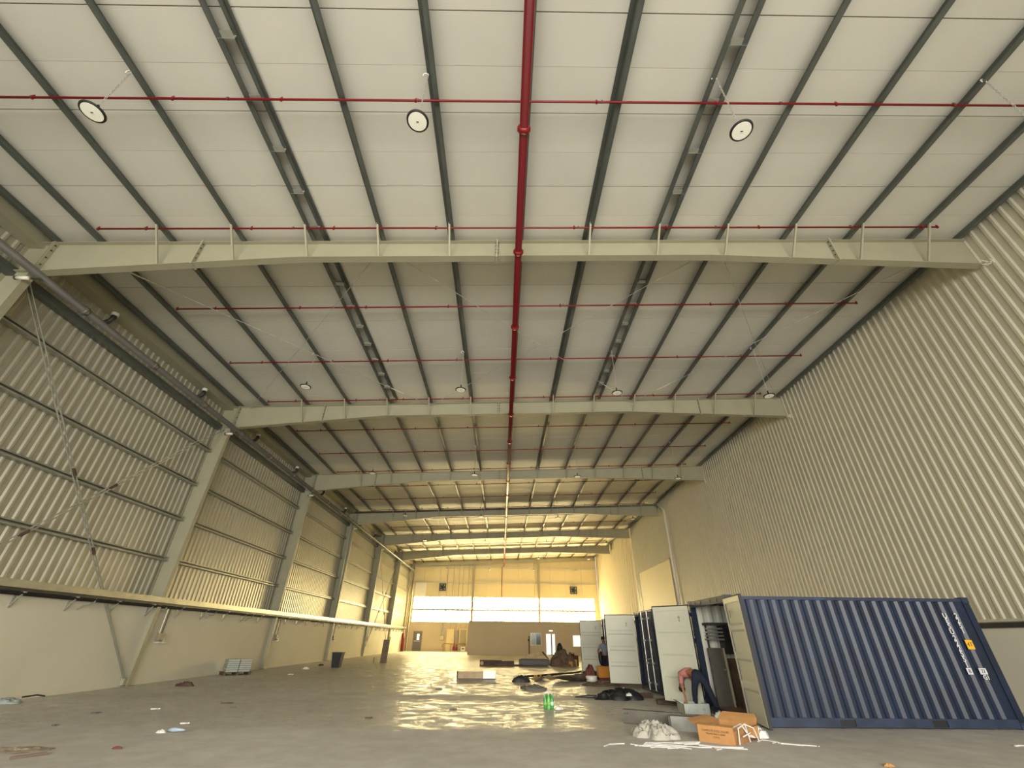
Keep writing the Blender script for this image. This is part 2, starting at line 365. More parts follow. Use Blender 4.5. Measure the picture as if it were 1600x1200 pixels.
MB().box(-5.45, -4.85, WY-1.0, WY-.6, .05, .6).build('body', 'white_plastic', w_); MB().box(-5.3, -5.0, WY-1.02, WY-1.0, .3, .45).build('vent', 'dark', w_)
for k, x in enumerate((-8.1, -7.2, -6.35, -5.75, -4.95)):
    tag(MB().tube([(x, WY-.14, 2.7 if k else 3.5), (x, WY-.14, 11.3)], .03, 6).build('conduit', 'cabinet_grey'), ORD[k]+' thin vertical conduit from the left on the far wall', 'conduit', 'far wall conduits')
tag(MB().tube([(.0, WY-.5, 10.9), (0, WY-.5, 3.35)], .05, 8).build('drop_pipe', 'red', smooth=True), 'thin red drop pipe descending in front of the glowing window band', 'pipe')
# ---------------------------------------------------------------- office block
OY, OX = 57.16, -3.78
of = MB().box(OX, XR, OY, OY+.2, 0, 3.3).box(OX, OX+.2, OY+.2, Y1, 0, 3.3).box(OX, XR, OY, Y1, 3.3, 3.36).build('wall_office', 'plaster_tan', org=(5, OY, 0)); tag(of, 'low plain tan office block built against the far wall', None, None, 'structure')
w2 = thing('window_2', (4.05, OY, 1.0), 'two pane sliding office window left of the glass door', None, None, 'structure')
MB().box(3.42, 4.68, OY-.05, OY, .97, 1.03).box(3.42, 4.68, OY-.05, OY, 2.17, 2.23).box(3.42, 3.48, OY-.05, OY, 1.03, 2.17).box(4.62, 4.68, OY-.05, OY, 1.03, 2.17).box(4.02, 4.08, OY-.05, OY, 1.03, 2.17).build('frame', 'white_plastic', w2)
MB().box(3.48, 4.02, OY-.03, OY-.01, 1.03, 2.17).build('pane', 'glass_pale', w2); MB().box(4.08, 4.62, OY-.03, OY-.01, 1.03, 2.17).build('pane', 'glass_dark', w2)
w3 = thing('window_3', (8.8, OY, .9), 'pale lit office window beside the furthest container door', None, None, 'structure')
MB().box(8.3, 9.3, OY-.05, OY, .85, 2.05).build('frame', 'white_plastic', w3); MB().box(8.37, 9.23, OY-.06, OY-.05, .92, 1.98).build('pane', 'glass_lit', w3)
d2 = thing('door_2', (5.75, OY, 0), 'bright glazed double door of the office block', None, None, 'structure')
MB().box(5.2, 6.3, OY-.04, OY, 0, 2.15).build('frame', 'white_plastic', d2)
MB().box(5.27, 5.78, OY-.07, OY-.04, .12, 2.08).build('glass_leaf', 'glass_lit', d2); MB().box(5.92, 6.23, OY-.07, OY-.04, .12, 2.08).build('glass_leaf', 'glass_lit', d2)
MB().box(5.78, 5.92, OY-.09, OY-.04, .05, 2.1).build('mullion', 'door_grey', d2)
el = thing('exit_light', (5.8, OY-.12, 2.36), 'small lit oval light above the office glass door', 'light')
MB().box(5.55, 6.05, OY-.1, OY, 2.36, 2.5).build('housing', 'white_plastic', el); MB().box(5.6, 6.0, OY-.12, OY-.1, 2.38, 2.48).build('diffuser', 'glass_lit', el)
hp = thing('stand_pipe', (3.26, OY-.3, 0), 'dark upright post beside the office window', 'post')
MB().tube([(3.26, OY-.3, .05), (3.26, OY-.3, 1.9)], .05, 8).build('pipe', 'brown', hp); MB().tube([(3.1, OY-.3, 1.5), (3.3, OY-.3, 1.5)], .09, 8).build('valve', 'brown', hp)
MB().lathe((3.26, OY-.3, 0), [(.16, 0), (.16, .05)], 12).build('base', 'brown', hp)
# ---------------------------------------------------------------- portal frames
def depth(x):
    if x < -6: return .65+(-6-x)/7.1*.5
    if x < 6: return .65
    return .65+(x-6)/8.2*.42
PX = [.33+2.04*k for k in range(-6, 7)]
SP = [-8.95, -.34, 9.88]
def frame(k, y):
    f = thing('portal_frame', (0, y, 0), ('nearest' if k == 0 else ORD[k]+' nearest')+' tapered cream steel roof frame with its left column', 'steel frame', 'cream portal frames')
    xs = [-13.1, -11.5, SP[0], -6, -3.2, SP[1], 3, 6, 8, SP[2], 12, 14.25]
    segs = [[-13.1, -11.5, SP[0]], [SP[0], -6, -3.2, SP[1]], [SP[1], 3, 6, SP[2]], [SP[2], 12, 14.25]]
    for sg in segs:
        mb = MB()
        for a, b in zip(sg, sg[1:]):
            for (za, zb, hw) in (((ztop(a)-.014, ztop(a)), (ztop(b)-.014, ztop(b)), .115), ((ztop(a)-depth(a), ztop(a)-depth(a)+.016), (ztop(b)-depth(b), ztop(b)-depth(b)+.016), .115), ((ztop(a)-depth(a)+.01, ztop(a)-.01), (ztop(b)-depth(b)+.01, ztop(b)-.01), .006)):
                mb.quadbox([(a, y-hw, za[0]), (b, y-hw, zb[0]), (b, y+hw, zb[0]), (a, y+hw, za[0]), (a, y-hw, za[1]), (b, y-hw, zb[1]), (b, y+hw, zb[1]), (a, y+hw, za[1])])
        mb.build('rafter_segment', 'rafter', f)
    for x in SP:
        ex = .05
        mb = MB().obox((x, y, ztop(x)-depth(x)/2), (.022, 0, 0), (0, .13, 0), (-.0, 0, depth(x)/2+ex))
        o = mb.build('splice_plate', 'rafter', f)
        mb = MB()
        for zz in (.1, .3, .55, .75, .95):
            for s in (-1, 1):
                p = Vector((x, y+s*.085, ztop(x)-depth(x)*zz)); mb.tube([p-Vector((.05, 0, 0)), p+Vector((.05, 0, 0))], .017, 6)
        tag(mb.build('bolts', 'dark', o), kind='stuff')
    # flange braces and stiffeners under every purlin
    for x in PX[1:]:
        zb = ztop(x)-depth(x)+.02
        for s in ((-1,) if k > 2 else (-1, 1)):
            MB().bar((x, y+s*.1, zb), (x, y+s*.72, ztop(x)+.06), .05, .05).build('flange_brace', 'rafter', f)
    # knee and column
    zk = ztop(-13.4)-1.12
    for x in (-13.12, -13.07):
        MB().box(x-.014, x+.014, y-.14, y+.14, zk-.04, ztop(x)+.04).build('knee_plate', 'rafter', f)
    mb = MB()
    for zz in (.12, .3, .55, .8, .98):
        for s in (-1, 1):
            p = Vector((-13.1, y+s*.09, ztop(-13.1)-1.1*zz)); mb.tube([p-Vector((.07, 0, 0)), p+Vector((.07, 0, 0))], .02, 6)
    tag(mb.build('bolts', 'dark', f), kind='stuff')
    cb, ct = -13.36, -13.14
    mb = MB()
    mb.box(-13.86, -13.84, y-.1, y+.1, 2.71, ztop(-13.8))
    zt = ztop(-13.14)-.02
    mb.quadbox([(cb-.02, y-.1, .02), (cb, y-.1, .02), (cb, y+.1, .02), (cb-.02, y+.1, .02), (ct-.02, y-.1, zt), (ct, y-.1, zt), (ct, y+.1, zt), (ct-.02, y+.1, zt)])
    mb.quadbox([(-13.85, y-.006, 2.71), (cb-.01, y-.006, 2.71), (cb-.01, y+.006, 2.71), (-13.85, y+.006, 2.71), (-13.85, y-.006, zt), (ct-.01, y-.006, zt), (ct-.01, y+.006, zt), (-13.85, y+.006, zt)])
    mb.box(-13.52, cb-.01, y-.006, y+.006, .02, 2.71)
    mb.build('column', 'rafter', f)
    mb = MB().box(-13.85, -13.15, y-.1, y+.1, zk, zk+.02).box(-13.85, -13.15, y-.13, y+.13, ztop(-13.5)-.03, ztop(-13.5)-.01)
    mb.build('stiffener', 'rafter', f)
    MB().box(-13.52, cb+.1, y-.15, y+.15, 0, .025).build('base_plate', 'grey_steel', f)
    return f
for k, y in enumerate(FR): frame(k, y)
# crumpled sealing film at the rafter ends on the right wall
for k, y in enumerate(FR[:3]):
    mb = MB(); random.seed(k+3)
    p = Vector((14.22, y-.1, ztop(14.2)-1.05))
    for j in range(5):
        q = [p+Vector((random.uniform(-.08, .05), -.08*i+random.uniform(-.05, .05), -.06*i+random.uniform(-.12, .12))) for i in range(4)]
        mb.tube(q, .012, 5)
    tag(mb.build('loose_film', 'white_plastic'), 'scrap of white film at the wall end of the '+('nearest' if k == 0 else ORD[k]+' nearest')+' rafter', 'film', 'film scraps at rafter ends')
# ---------------------------------------------------------------- purlins
def zsec(x, name, label, flip=1, ya=Y0+.2, yb=Y1, group='galvanised roof purlins', h=.225, up_=0., fl0=.105):
    fw_ = fl0*flip; tck = .012
    a = Vector((x, ya, ztop(x)+.005+up_)); b = Vector((x, yb, ztop(x)+.005+up_))
    prof = [(-tck/2, 0), (-tck/2, h-.012)]
    mb = MB()
    def P(u, v): return (u, v)
    mb.sweep([(-.006, 0), (.006, 0), (.006, h), (-.006, h)], a, b, XSL, ZSL)
    mb.sweep([(0, 0), (fw_, 0), (fw_, .012), (0, .012)], a, b, XSL, ZSL)
    mb.sweep([(fw_-.006, 0), (fw_+.006, 0), (fw_+.006, .03), (fw_-.006, .03)], a, b, XSL, ZSL)
    mb.sweep([(0, h-.012), (-fw_, h-.012), (-fw_, h), (0, h)], a, b, XSL, ZSL)
    return tag(mb.build(name, 'galv'), label, 'purlin', group)
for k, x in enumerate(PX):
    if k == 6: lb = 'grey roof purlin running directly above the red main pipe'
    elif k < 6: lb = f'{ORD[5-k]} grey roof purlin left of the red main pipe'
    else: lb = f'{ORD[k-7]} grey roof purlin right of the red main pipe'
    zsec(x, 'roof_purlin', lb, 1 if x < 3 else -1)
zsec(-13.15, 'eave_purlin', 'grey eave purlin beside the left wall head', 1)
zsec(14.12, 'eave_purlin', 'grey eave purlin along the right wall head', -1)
for x, s, nm in ((PX[3]+.36, 1, 'left'), (PX[8]+.38, 1, 'right')):
    if nm == 'left': zsec(x, 'doubling_purlin', 'slim second member beside the left paired purlin over the near bays', -1, Y0+.2, FR[1]-.2, 'paired purlins', .07, .12, .07)
    else: zsec(x, 'doubling_purlin', 'deep second member beside the right paired purlin over the near bays', -1, Y0+.2, FR[1]-.2, 'paired purlins', .215, 0, .11)
    x0 = x-.36
    sp_ = thing('purlin_spacers', (x0+.18, 0, ztop(x0)), f'row of short grey plates tying the {nm} paired purlins', 'spacer plates', 'paired purlins')
    y = .4
    while y < FR[1]-.3:
        if abs(y-FR[0]) > .3:
            MB().obox((x0+.18, y, ztop(x0)+.1), XSL*.17, (0, .004, 0), ZSL*.09).build('plate', 'girt', sp_)
            MB().obox((x0+.18, y-.06, ztop(x0)+.02), XSL*.17, (0, .06, 0), ZSL*.005).build('plate', 'girt', sp_)
        y += 1.13
# gutter / eave beam on the left
tag(MB().box(XL+.02, -13.42, Y0, Y1, 11.13, 11.17).box(-13.46, -13.42, Y0, Y1, 11.17, 11.5).build('gutter', 'rafter'), 'long cream box gutter under the roof edge on the left wall', 'gutter')
# gutter outlets
def outlet(y):
    o = thing('gutter_outlet', (-13.6, y, 10.9), '', 'drain elbow', 'gutter outlets')
    MB().tube([(-13.55, y, 11.13), (-13.55, y, 11.02)], .11, 12).build('collar', 'white_plastic', o)
    MB().tube([(-13.55, y, 11.02), (-13.55, y, 10.9), (-13.6, y, 10.8), (-13.7, y, 10.74), (-13.86, y, 10.7)], .085, 10).build('elbow', 'dark', o, True)
    return o
n_ = 0
for k, y0 in enumerate([-1.3]+FR):
    for dy in (2.85, 8.05):
        y = y0+dy
        if y < 7 or y > 66: continue
        o = outlet(y); n_ += 1; o['label'] = f'{ORD[n_-1]} dark drain elbow under the left gutter, counting from the viewer'
# ---------------------------------------------------------------- left wall girts, duct, brace, tray
LV = [4.18, 5.78, 7.3, 8.9]
LN = ['lowest', 'second lowest', 'third lowest', 'topmost slim']
ys = [Y0]+FR+[Y1]
for k in range(len(ys)-1):
    a = ys[k]+.14 if k else Y0; b = ys[k+1]-.14
    for j, z in enumerate(LV):
        mb = MB(); A = Vector((XL+.05, a, z)); B = Vector((XL+.05, b, z))
        mb.sweep([(0, 0), (.2, 0), (.2, .05), (.19, .05), (.19, .01), (.01, .01), (.01, .14), (.19, .14), (.19, .11), (.2, .11), (.2, .15), (0, .15)], A, B, (1, 0, 0), (0, 0, 1))
        where = 'before the nearest left column' if k == 0 else (f'in the bay past the {"nearest" if k==1 else ORD[k-1]+" nearest"} left column')
        tag(mb.build('wall_girt', 'girt'), f'{LN[j]} left wall girt {where}', 'girt', 'left wall girts')
tag(MB().sweep([(0, 0), (.22, 0), (.22, .25), (.2, .25), (.2, .02), (0, .02)], (XL+.05, Y0, 10.05), (XL+.05, Y1, 10.05), (1, 0, 0), (0, 0, 1)).build('eave_girt', 'galv'), 'dark grey long girt behind the high grey pipe on the left wall', 'girt')
dm = thing('fire_main', (-12.98, 8, 10.3), 'long grey service pipe running high along the left columns', 'pipe')
MB().tube([(-12.98, Y0+.3, 10.12), (-12.98, 67.2, 10.12), (-12.98, 67.9, 10.16), (-12.98, 68.4, 9.7), (-12.98, 68.5, 9.0), (-12.98, 68.5, 6.9)], .11, 12).build('pipe', 'grey_pipe', dm, True)
y = 1.2
while y < 67:
    MB().tube([(-12.98, y-.06, 10.12), (-12.98, y+.06, 10.12)], .14, 12).build('coupling', 'grey_pipe', dm, True); y += 3.05
for y in FR: MB().box(-13.3, -12.88, y-.03, y+.03, 9.98, 10.01).build('bracket', 'galv', dm)
for k, y in enumerate(FR):
    s_ = thing('beam_detector', (-13.05, y-.25, 9.75), ('nearest' if k == 0 else ORD[k]+' nearest')+' small cream tube stub on a left column head', 'sensor', 'column head stubs')
    MB().tube([(-13.2, y-.2, 9.8), (-12.9, y-.2, 9.8)], .05, 10).build('tube', 'white_plastic', s_, True)
    MB().tube([(-13.25, y-.2, 9.8), (-13.2, y-.2, 9.8)], .06, 10).build('cap', 'brown', s_, True)
# red fire riser, corner pipes
rz = thing('fire_riser', (-13.24, 67.4, 0), 'bright red vertical riser in the far left corner', 'pipe')
MB().tube([(-13.24, 67.4, .1), (-13.24, 67.4, 2.1)], .2, 14).build('cylinder', 'red', rz, True); MB().tube([(-13.24, 67.4, 2.1), (-13.24, 67.4, 3.0), (-13.24, 67.4, 10.6)], .09, 10).build('pipe', 'cabinet_grey', rz)
MB().lathe((-13.24, 67.4, 0), [(.26, 0), (.26, .06), (.2, .1)], 14).build('foot', 'dark', rz)
for k, (x, y) in enumerate(((-13.1, 69.3), (-12.95, 68.9))):
    tag(MB().tube([(x, y, .02), (x, y, 10.9)], .06, 8).build('corner_pipe', 'brown' if k == 0 else 'flashing'), ['dark brown', 'pale'][k]+' vertical pipe in the far left corner', 'pipe')
# cross pipe by the fourth frame and its drop on the right wall
cp = thing('cross_pipe', (0, 39.0, 10.9), 'grey pipe crossing the hall beside the fourth frame and dropping down the right wall', 'pipe')
yy = FR[3]-.3
MB().tube([(-13.3, yy, ztop(-13.3)-.12), (13.8, yy, ztop(13.8)-.12), (14.05, yy-.1, ztop(14)-.18), (14.12, yy-.3, ztop(14)-.5)], .08, 10).build('pipe', 'grey_pipe', cp, True)
MB().tube([(14.14, yy-1.4, 0.1), (14.14, yy-1.4, ztop(14)-1), (14.12, yy-.9, ztop(14)-.6), (14.12, yy-.3, ztop(14)-.5)], .08, 10).build('drop', 'white_plastic', cp, True)
MB().tube([(-13.38, yy, 2.9), (-13.38, yy, 10.9)], .05, 8).build('left_drop', 'flashing', cp, True)
# wall cross bracing
def wbrace(k, ya, yb, nm):
    for s, (p, q) in enumerate((((ya+.1, 10.1), (yb-.15, .15)), ((yb-.1, 10.1), (ya+.1, .3)))):
        b = thing('wall_brace', (-13.45, (p[0]+q[0])/2, 0), f'{"descending" if s==0 else "rising"} double rod of the cross brace on the left wall, {nm}', 'brace', 'left wall cross braces')
        for d in (-.085, .085):
            A = Vector((-13.42-.05*s, p[0]+d, p[1])); B = Vector((-13.42-.05*s, q[0]+d*.5, q[1]))
            MB().tube([A, B], .019, 6).build('rod', 'girt', b)
        for tt in (.42, .62):
            m_ = Vector((-13.42-.05*s, p[0]+(q[0]-p[0])*tt, p[1]+(q[1]-p[1])*tt)); dd = Vector((0, q[0]-p[0], q[1]-p[1])).normalized()*.12
            MB().tube([m_-dd, m_+dd], .06, 6).build('turnbuckle', 'brown', b)
        MB().box(-13.5, -13.38, q[0]-.12, q[0]+.12, q[1]-.1, q[1]+.1).build('gusset', 'rafter', b)
wbrace(0, FR[0], FR[1], 'between the two nearest columns')
wbrace(1, FR[4], FR[5], 'in the far bay')
# roof rod bracing
NX = [-12.6, PX[4], PX[9], 14.0]
cnt = 0
for bay, (ya, yb) in enumerate(((FR[0], FR[1]), (FR[4], FR[5]))):
    for i in range(3):
        for (xa, xb) in ((NX[i], NX[i+1]), (NX[i+1], NX[i])):
            A = Vector((xa, ya+.05, ztop(xa)-.1)); B = Vector((xb, yb-.05, ztop(xb)-.1))
            b = thing('roof_brace', (A+B)/2, f'{["left","middle","right"][i]} diagonal rod leaning {"right" if xb>xa else "left"} into the distance in the {["near","far"][bay]} braced roof bay', 'brace rod', 'roof bracing rods')
            MB().tube([A, B], .011, 6).build('rod', 'rod', b)
            m_ = A.lerp(B, .12); dd = (B-A).normalized()*.35
            MB().tube([m_-dd, m_+dd], .024, 6).build('turnbuckle', 'white_wire', b)
            m_ = A.lerp(B, .85); MB().tube([m_-dd, m_+dd], .024, 6).build('turnbuckle', 'white_wire', b)
# cable trunking ledge on the left wall
tr = thing('cable_trunking', (-13.4, 10, 2.5), 'long cream topped trunking ledge with dark trays along the left wall', 'trunking')
MB().box(-13.46, -13.24, Y0, 68.8, 2.68, 2.87).build('lid', 'lid_steel', tr)
MB().box(-13.46, -13.28, Y0, 68.8, 2.60, 2.68).build('tray', 'dark', tr)
for z, x in ((2.56, -13.30), (2.53, -13.42)): MB().tube([(x, Y0, z), (x, 68.8, z)], .03, 6).build('cable', 'cable', tr)
y = 8.26; k = 0
while y < 68:
    if min(abs(y-f) for f in FR) > .25:
        MB().box(-13.52, -13.49, y-.03, y+.03, 2.2, 2.6).box(-13.52, -13.24, y-.03, y+.03, 2.57, 2.6).bar((-13.5, y, 2.24), (-13.28, y, 2.58), .03, .03).build('bracket', 'girt', tr)
    if k % 2 == 0:
        MB().tube([(-13.3, y+.75, 2.6), (-13.3, y+.72, 2.5), (-13.34, y+.6, 2.42), (-13.42, y+.46, 2.38), (-13.5, y+.4, 2.26)], .018, 6).build('conduit_bend', 'girt', tr)
    y += 1.73; k += 1
for k, y in enumerate(FR):
    s_ = thing('isolator_switch', (-13.47, y+.9, 1.4), ('nearest' if k == 0 else ORD[k]+' nearest')+' wall isolator fed by conduit beside a left column', 'switch', 'left wall isolators')
    MB().box(-13.52, -13.37, y+.72, y+1.0, 1.42, 1.66).build('box', 'cabinet_grey', s_)
    MB().box(-13.52, -13.39, y+.98, y+1.12, 1.35, 1.5).build('socket', 'girt', s_)
    MB().box(-13.52, -13.33, y+.7, y+1.18, 1.33, 1.36).build('plate', 'white_plastic', s_)
    for d in (.78, .92): MB().tube([(-13.48, y+d, 1.66), (-13.48, y+d, 2.6)], .02, 6).build('conduit', 'dark' if d > .9 else 'flashing', s_)
# ---------------------------------------------------------------- sprinklers
PXm, PZm = .28, 11.0
mp_ = thing('sprinkler_main', (PXm, 0, PZm), 'thick red sprinkler main pipe running down the middle of the roof', 'pipe')
MB().tube([(PXm, Y0+.5, PZm), (PXm, Y1-.6, PZm)], .095, 16).build('pipe', 'red_pipe', mp_, True)
y = 5.02
while y < Y1-1:
    MB().tube([(PXm, y-.06, PZm), (PXm, y+.06, PZm)], .125, 16).build('coupling', 'red', mp_, True)
    for s in (-1, 1): MB().box(PXm+s*.12-.02*(1), PXm+s*.12+.02, y-.05, y+.05, PZm-.025, PZm+.025).build('bolt_lug', 'red', mp_)
    y += 3.383
for y in FR: MB().box(PXm-.012, PXm+.012, y-.02, y+.02, PZm+.09, ztop(PXm)-.64).build('hanger', 'galv', mp_)
k = 0; y = FR[0]-.6-3.383*1
heads = [-10.2, -7.3, -5.0, -2.1, 1.9, 4.6, 7.4, 10.2, 12.4]
while y < Y1-1:
    A = Vector((-11.5, y, ztop(-11.5)-.04)); B = Vector((12.87, y, ztop(12.87)-.04))
    b = thing('sprinkler_branch', (PXm, y, 11.8), f'{ORD[k] if k < 20 else str(k)} red branch pipe crossing under the purlins, counted from the viewer', 'pipe', 'red sprinkler branch pipes')
    MB().tube([A, B], .026, 8).build('pipe', 'red_branch', b, True)
    MB().tube([(PXm, y, PZm+.05), (PXm, y, ztop(PXm)-.04)], .035, 8).build('riser', 'red_pipe', b, True)
    for x in heads+[12.87, -11.5]:
        z = ztop(x)-.04
        MB().tube([(x, y, z-.035), (x, y, z+.03), (x, y, z+.10)], .0, 8, radii=[.033, .033, .01]).build('sprinkler_head', 'red', b)
    mb = MB()
    for x in PX[1:-1:2]:
        z = ztop(x)-.04; mb.tube([(x-.35, y, z-.05), (x-.35, y, z+.06)], .012, 6); mb.tube([(x-.37, y, z), (x-.33, y, z)], .036, 8)
    tag(mb.build('hanger_clips', 'galv', b), kind='stuff')
    y += 3.383; k += 1
# ---------------------------------------------------------------- high bay lamps
LX = [-7.85, -1.77, 4.42, 10.5]
LNM = ['leftmost', 'second from left', 'third from left', 'rightmost']
for c, x in enumerate(LX):
    L0 = None
    for r in range(7):
        y = 4.4+10.15*r
        lb = f'{LNM[c]} round black rimmed hanging lamp in the {"nearest" if r==0 else ORD[r]+" nearest"} row'
        if L0 is None:
            L0 = thing('high_bay_lamp', (x, y, 10.0), lb, 'hanging lamp', 'round high bay lamps'); l = L0
            MB().lathe((x, y, 10.0), [(.165, -.012), (.205, -.012), (.21, .015), (.15, .03), (.08, .035)], 32).build('rim', 'black', l, True)
            MB().lathe((x, y, 10.0), [(.0, -.022), (.172, -.018), (.172, .0)], 32).build('lens', 'lens', l)
            MB().lathe((x, y, 10.03), [(.07, 0), (.065, .03), (.03, .04), (.02, .2)], 16).build('driver_housing', 'black', l, True)
            MB().box(x-.022, x+.022, y-.008, y+.008, 9.972, 9.978).build('sensor', 'dark', l)
            mb = MB(); zt = ztop(x)+.03; nl = int((zt-10.24)/.062)
            for j in range(nl):
                z = 10.25+j*.062; ax = Vector((1, 0, 0)) if j % 2 else Vector((0, 1, 0)); pts = []
                for q in range(7):
                    an = q*2*PI/6; pts.append(Vector((x, y, z))+ax*math.cos(an)*.016+Vector((0, 0, 1))*math.sin(an)*.04)
                mb.tube(pts, .0065, 4, False)
            tag(mb.build('chain', 'rod', l), kind='stuff')
            MB().tube([(x-.1, y, zt-.05), (x-.1, y, zt+.03), (x-.05, y, zt+.07), (x, y, zt+.03), (x, y, zt-.05)], .012, 6).build('hook', 'white_plastic', l, True)
        else: dup(L0, (x, y, 10.0), lb)
# ---------------------------------------------------------------- shipping containers
CX, CL, CW, CH = 5.5, 6.06, 2.44, 2.59
def rotz(p, h, a):
    return Vector((h[0]+p[0]*math.cos(a)-p[1]*math.sin(a), h[1]+p[0]*math.sin(a)+p[1]*math.cos(a), p[2]))
def tmb(mb, h, a):
    mb.v = [rotz(v, h, a) for v in mb.v]; return mb
def corr_line(L, pitch=.278, d=.036):
    pts = [(0, 0)]; x = .04
    while x+pitch < L:
        pts += [(x, 0), (x+.068, d), (x+.068+.072, d), (x+.136+.072, 0)]; x += pitch
    pts.append((L, 0)); return pts
def door(c, h, ang, flip):
    """leaf: u along +x from the hinge, outer face towards -y*flip"""
    W, z0, z1 = 1.17, .15, 2.48; s = flip
    mb = MB()
    def bx(*a): mb.box(*a)
    yo = (0, .05*s); ylo, yhi = min(yo), max(yo)
    bx(0.01, .07, ylo, yhi, z0, z1); bx(W-.06, W, ylo, yhi, z0, z1); bx(.07, W-.06, ylo, yhi, z0, z0+.09); bx(.07, W-.06, ylo, yhi, z1-.09, z1)
    d = tmb(mb, h, ang).build('door', 'blue_rail', c)
    # pressed outer skin and pale inner skin with horizontal corrugations
    zs = [z0+.06, .50, .56, .66, .72, 1.02, 1.08, 1.18, 1.24, 1.56, 1.62, 1.72, 1.78, 2.05, z1-.06]
    zs = [z0+.05, .68, .73, .81, .86, 1.22, 1.27, 1.35, 1.40, 1.78, 1.83, 1.91, 1.96, z1-.05]
    off = [0, 0, 1, 1, 0, 0, 1, 1, 0, 0, 1, 1, 0, 0]
    for nm, m, base, dr in (('outer_skin', 'blue', .006, 1), ('inner_skin', 'door_white', .034, 1)):
        rows = [[(u, s*(base+dr*.02*o_), z) for u in (.05, W-.05)] for z, o_ in zip(zs, off)]
        tmb(MB().sheet(rows), h, ang).build(nm, m, d)
    mb = MB(); y_ = .052*s
    for a in ((.0, .09, z0, z1), (W-.09, W, z0, z1), (.09, W-.09, z0, z0+.11), (.09, W-.09, z1-.11, z1)):
        mb.box(a[0], a[1], min(y_, y_+.006*s), max(y_, y_+.006*s), a[2], a[3])
    tmb(mb, h, ang).build('inner_border', 'door_white', d)
    tmb(MB().box(W, W+.025, ylo-.004, yhi+.01, z0-.03, z1+.03).box(0, W, ylo, yhi, z1, z1+.03).box(0, W, ylo, yhi, z0-.03, z0), h, ang).build('gasket', 'rubber', d)
    for u in (.32, .86):
        tmb(MB().tube([(u, -.05*s, z0-.04), (u, -.05*s, z1+.05)], .02, 8), h, ang).build('lock_rod', 'rod', d)
        for z in (.3, .9, 1.6, 2.3): tmb(MB().box(u-.05, u+.05, min(0, -.07*s), max(0, -.07*s), z-.03, z+.03), h, ang).build('rod_guide', 'rod', d)
        tmb(MB().bar((u, -.08*s, 1.05), (u+.3 if u < .5 else u-.3, -.08*s, 1.0), .04, .015), h, ang).build('handle', 'rod', d)
    for z in (.3, .9, 1.6, 2.25): tmb(MB().box(-.05, .06, min(-.02*s, .0), max(-.02*s, 0)+.004, z-.05, z+.05), h, ang).build('hinge', 'blue_rail', d)
    tmb(MB().box(.3, .36, .055*s-.002, .055*s+.002, 2.16, 2.22).box(.31, .35, .055*s-.002, .055*s+.002, 2.08, 2.14), h, ang).build('inner_mark', 'cabinet_grey', d)
    return d
def container(y0, label, an, af):
    c = thing('shipping_container', (CX+CL/2, y0+CW/2, 0), label, 'container', 'blue shipping containers')
    x0, x1, y1 = CX, CX+CL, y0+CW
    for (x, y) in ((x0, y0), (x0, y1-.15), (x1-.15, y0), (x1-.15, y1-.15)):
        MB().box(x, x+.15, y, y+.15, .1, CH-.1).build('corner_post', 'blue', c)
        for z in (0, CH-.12): MB().box(x-.005, x+.165, y-.005, y+.165, z, z+.12).build('corner_casting', 'blue_rail', c)
    for y, s in ((y0, 1), (y1, -1)):
        a, b = (y+.01, y+.07) if s == 1 else (y-.07, y-.01)
        MB().box(x0+.15, x1-.15, a, b, CH-.1, CH-.03).build('top_rail', 'blue_rail', c)
        mb = MB(); cur = x0+.15
        for pa, pb in ((x0+1.93, x0+2.27), (x0+3.97, x0+4.31)):
            mb.box(cur, pa, a, b, .02, .18); mb.box(pa, pb, a, b, .15, .18); mb.box(pa, pb, a, b, .02, .035); cur = pb
        mb.box(cur, x1-.15, a, b, .02, .18)
        r_ = mb.build('bottom_rail', 'blue_rail', c)
        for pa, pb in ((x0+1.93, x0+2.27), (x0+3.97, x0+4.31)): MB().box(pa, pb, min(y+s*.03, y+s*.09), max(y+s*.03, y+s*.09), .036, .149).build('fork_pocket', 'black', r_)
        pts = corr_line(CL-.3)
        yb = y+s*.025
        def rows(off): return [[(x0+.15+u, yb+s*(d+off), z) for u, d in pts] for z in (.17, CH-.09)]
        o = MB().sheet(rows(0)).build('side_panel', 'blue', c)
        MB().sheet(rows(.012)).build('side_lining', 'lining', o)
    MB().box(x0+.05, x1-.05, y0+.05, y1-.05, CH-.05, CH-.03).build('roof', 'blue', c)
    mb = MB(); mb.sheet([[(x1-.06, y0+.1+u, z) for u, d in ((0, 0), (CW-.2, 0))] for z in (.15, CH-.08)]); mb.build('end_lining', 'lining', c)
    MB().box(x1-.05, x1-.01, y0+.1, y1-.1, .12, CH-.05).build('end_panel', 'blue', c)
    MB().box(x0+.06, x1-.06, y0+.06, y1-.06, CH-.065, CH-.055).build('ceiling_lining', 'lining', c)
    MB().box(x0+.02, x1-.05, y0+.06, y1-.06, .1, .14).build('floor_boards', 'wood_floor', c)
    h_ = MB().box(x0, x0+.08, y0+.15, y1-.15, CH-.17, CH-.01).build('door_header', 'blue_rail', c)
    for q in (.5, .9, 1.5, 1.9): MB().box(x0-.012, x0, y0+q, y0+q+.12, CH-.13, CH-.05).build('cam_keeper', 'dark', h_)
    s_ = MB().box(x0, x0+.08, y0+.15, y1-.15, .02, .15).build('door_sill', 'blue', c)
    for q in (.5, .8, 1.3, 1.6): MB().box(x0-.015, x0, y0+q, y0+q+.1, .05, .12).build('cam_keeper', 'grey_steel', s_)
    # near leaf hinged at (x0, y0), far leaf hinged at (x0, y1)
    door(c, (x0-.01, y0+.02), math.radians(an), -1)
    door(c, (x0-.01, y1-.02), math.radians(af), 1)
    return c
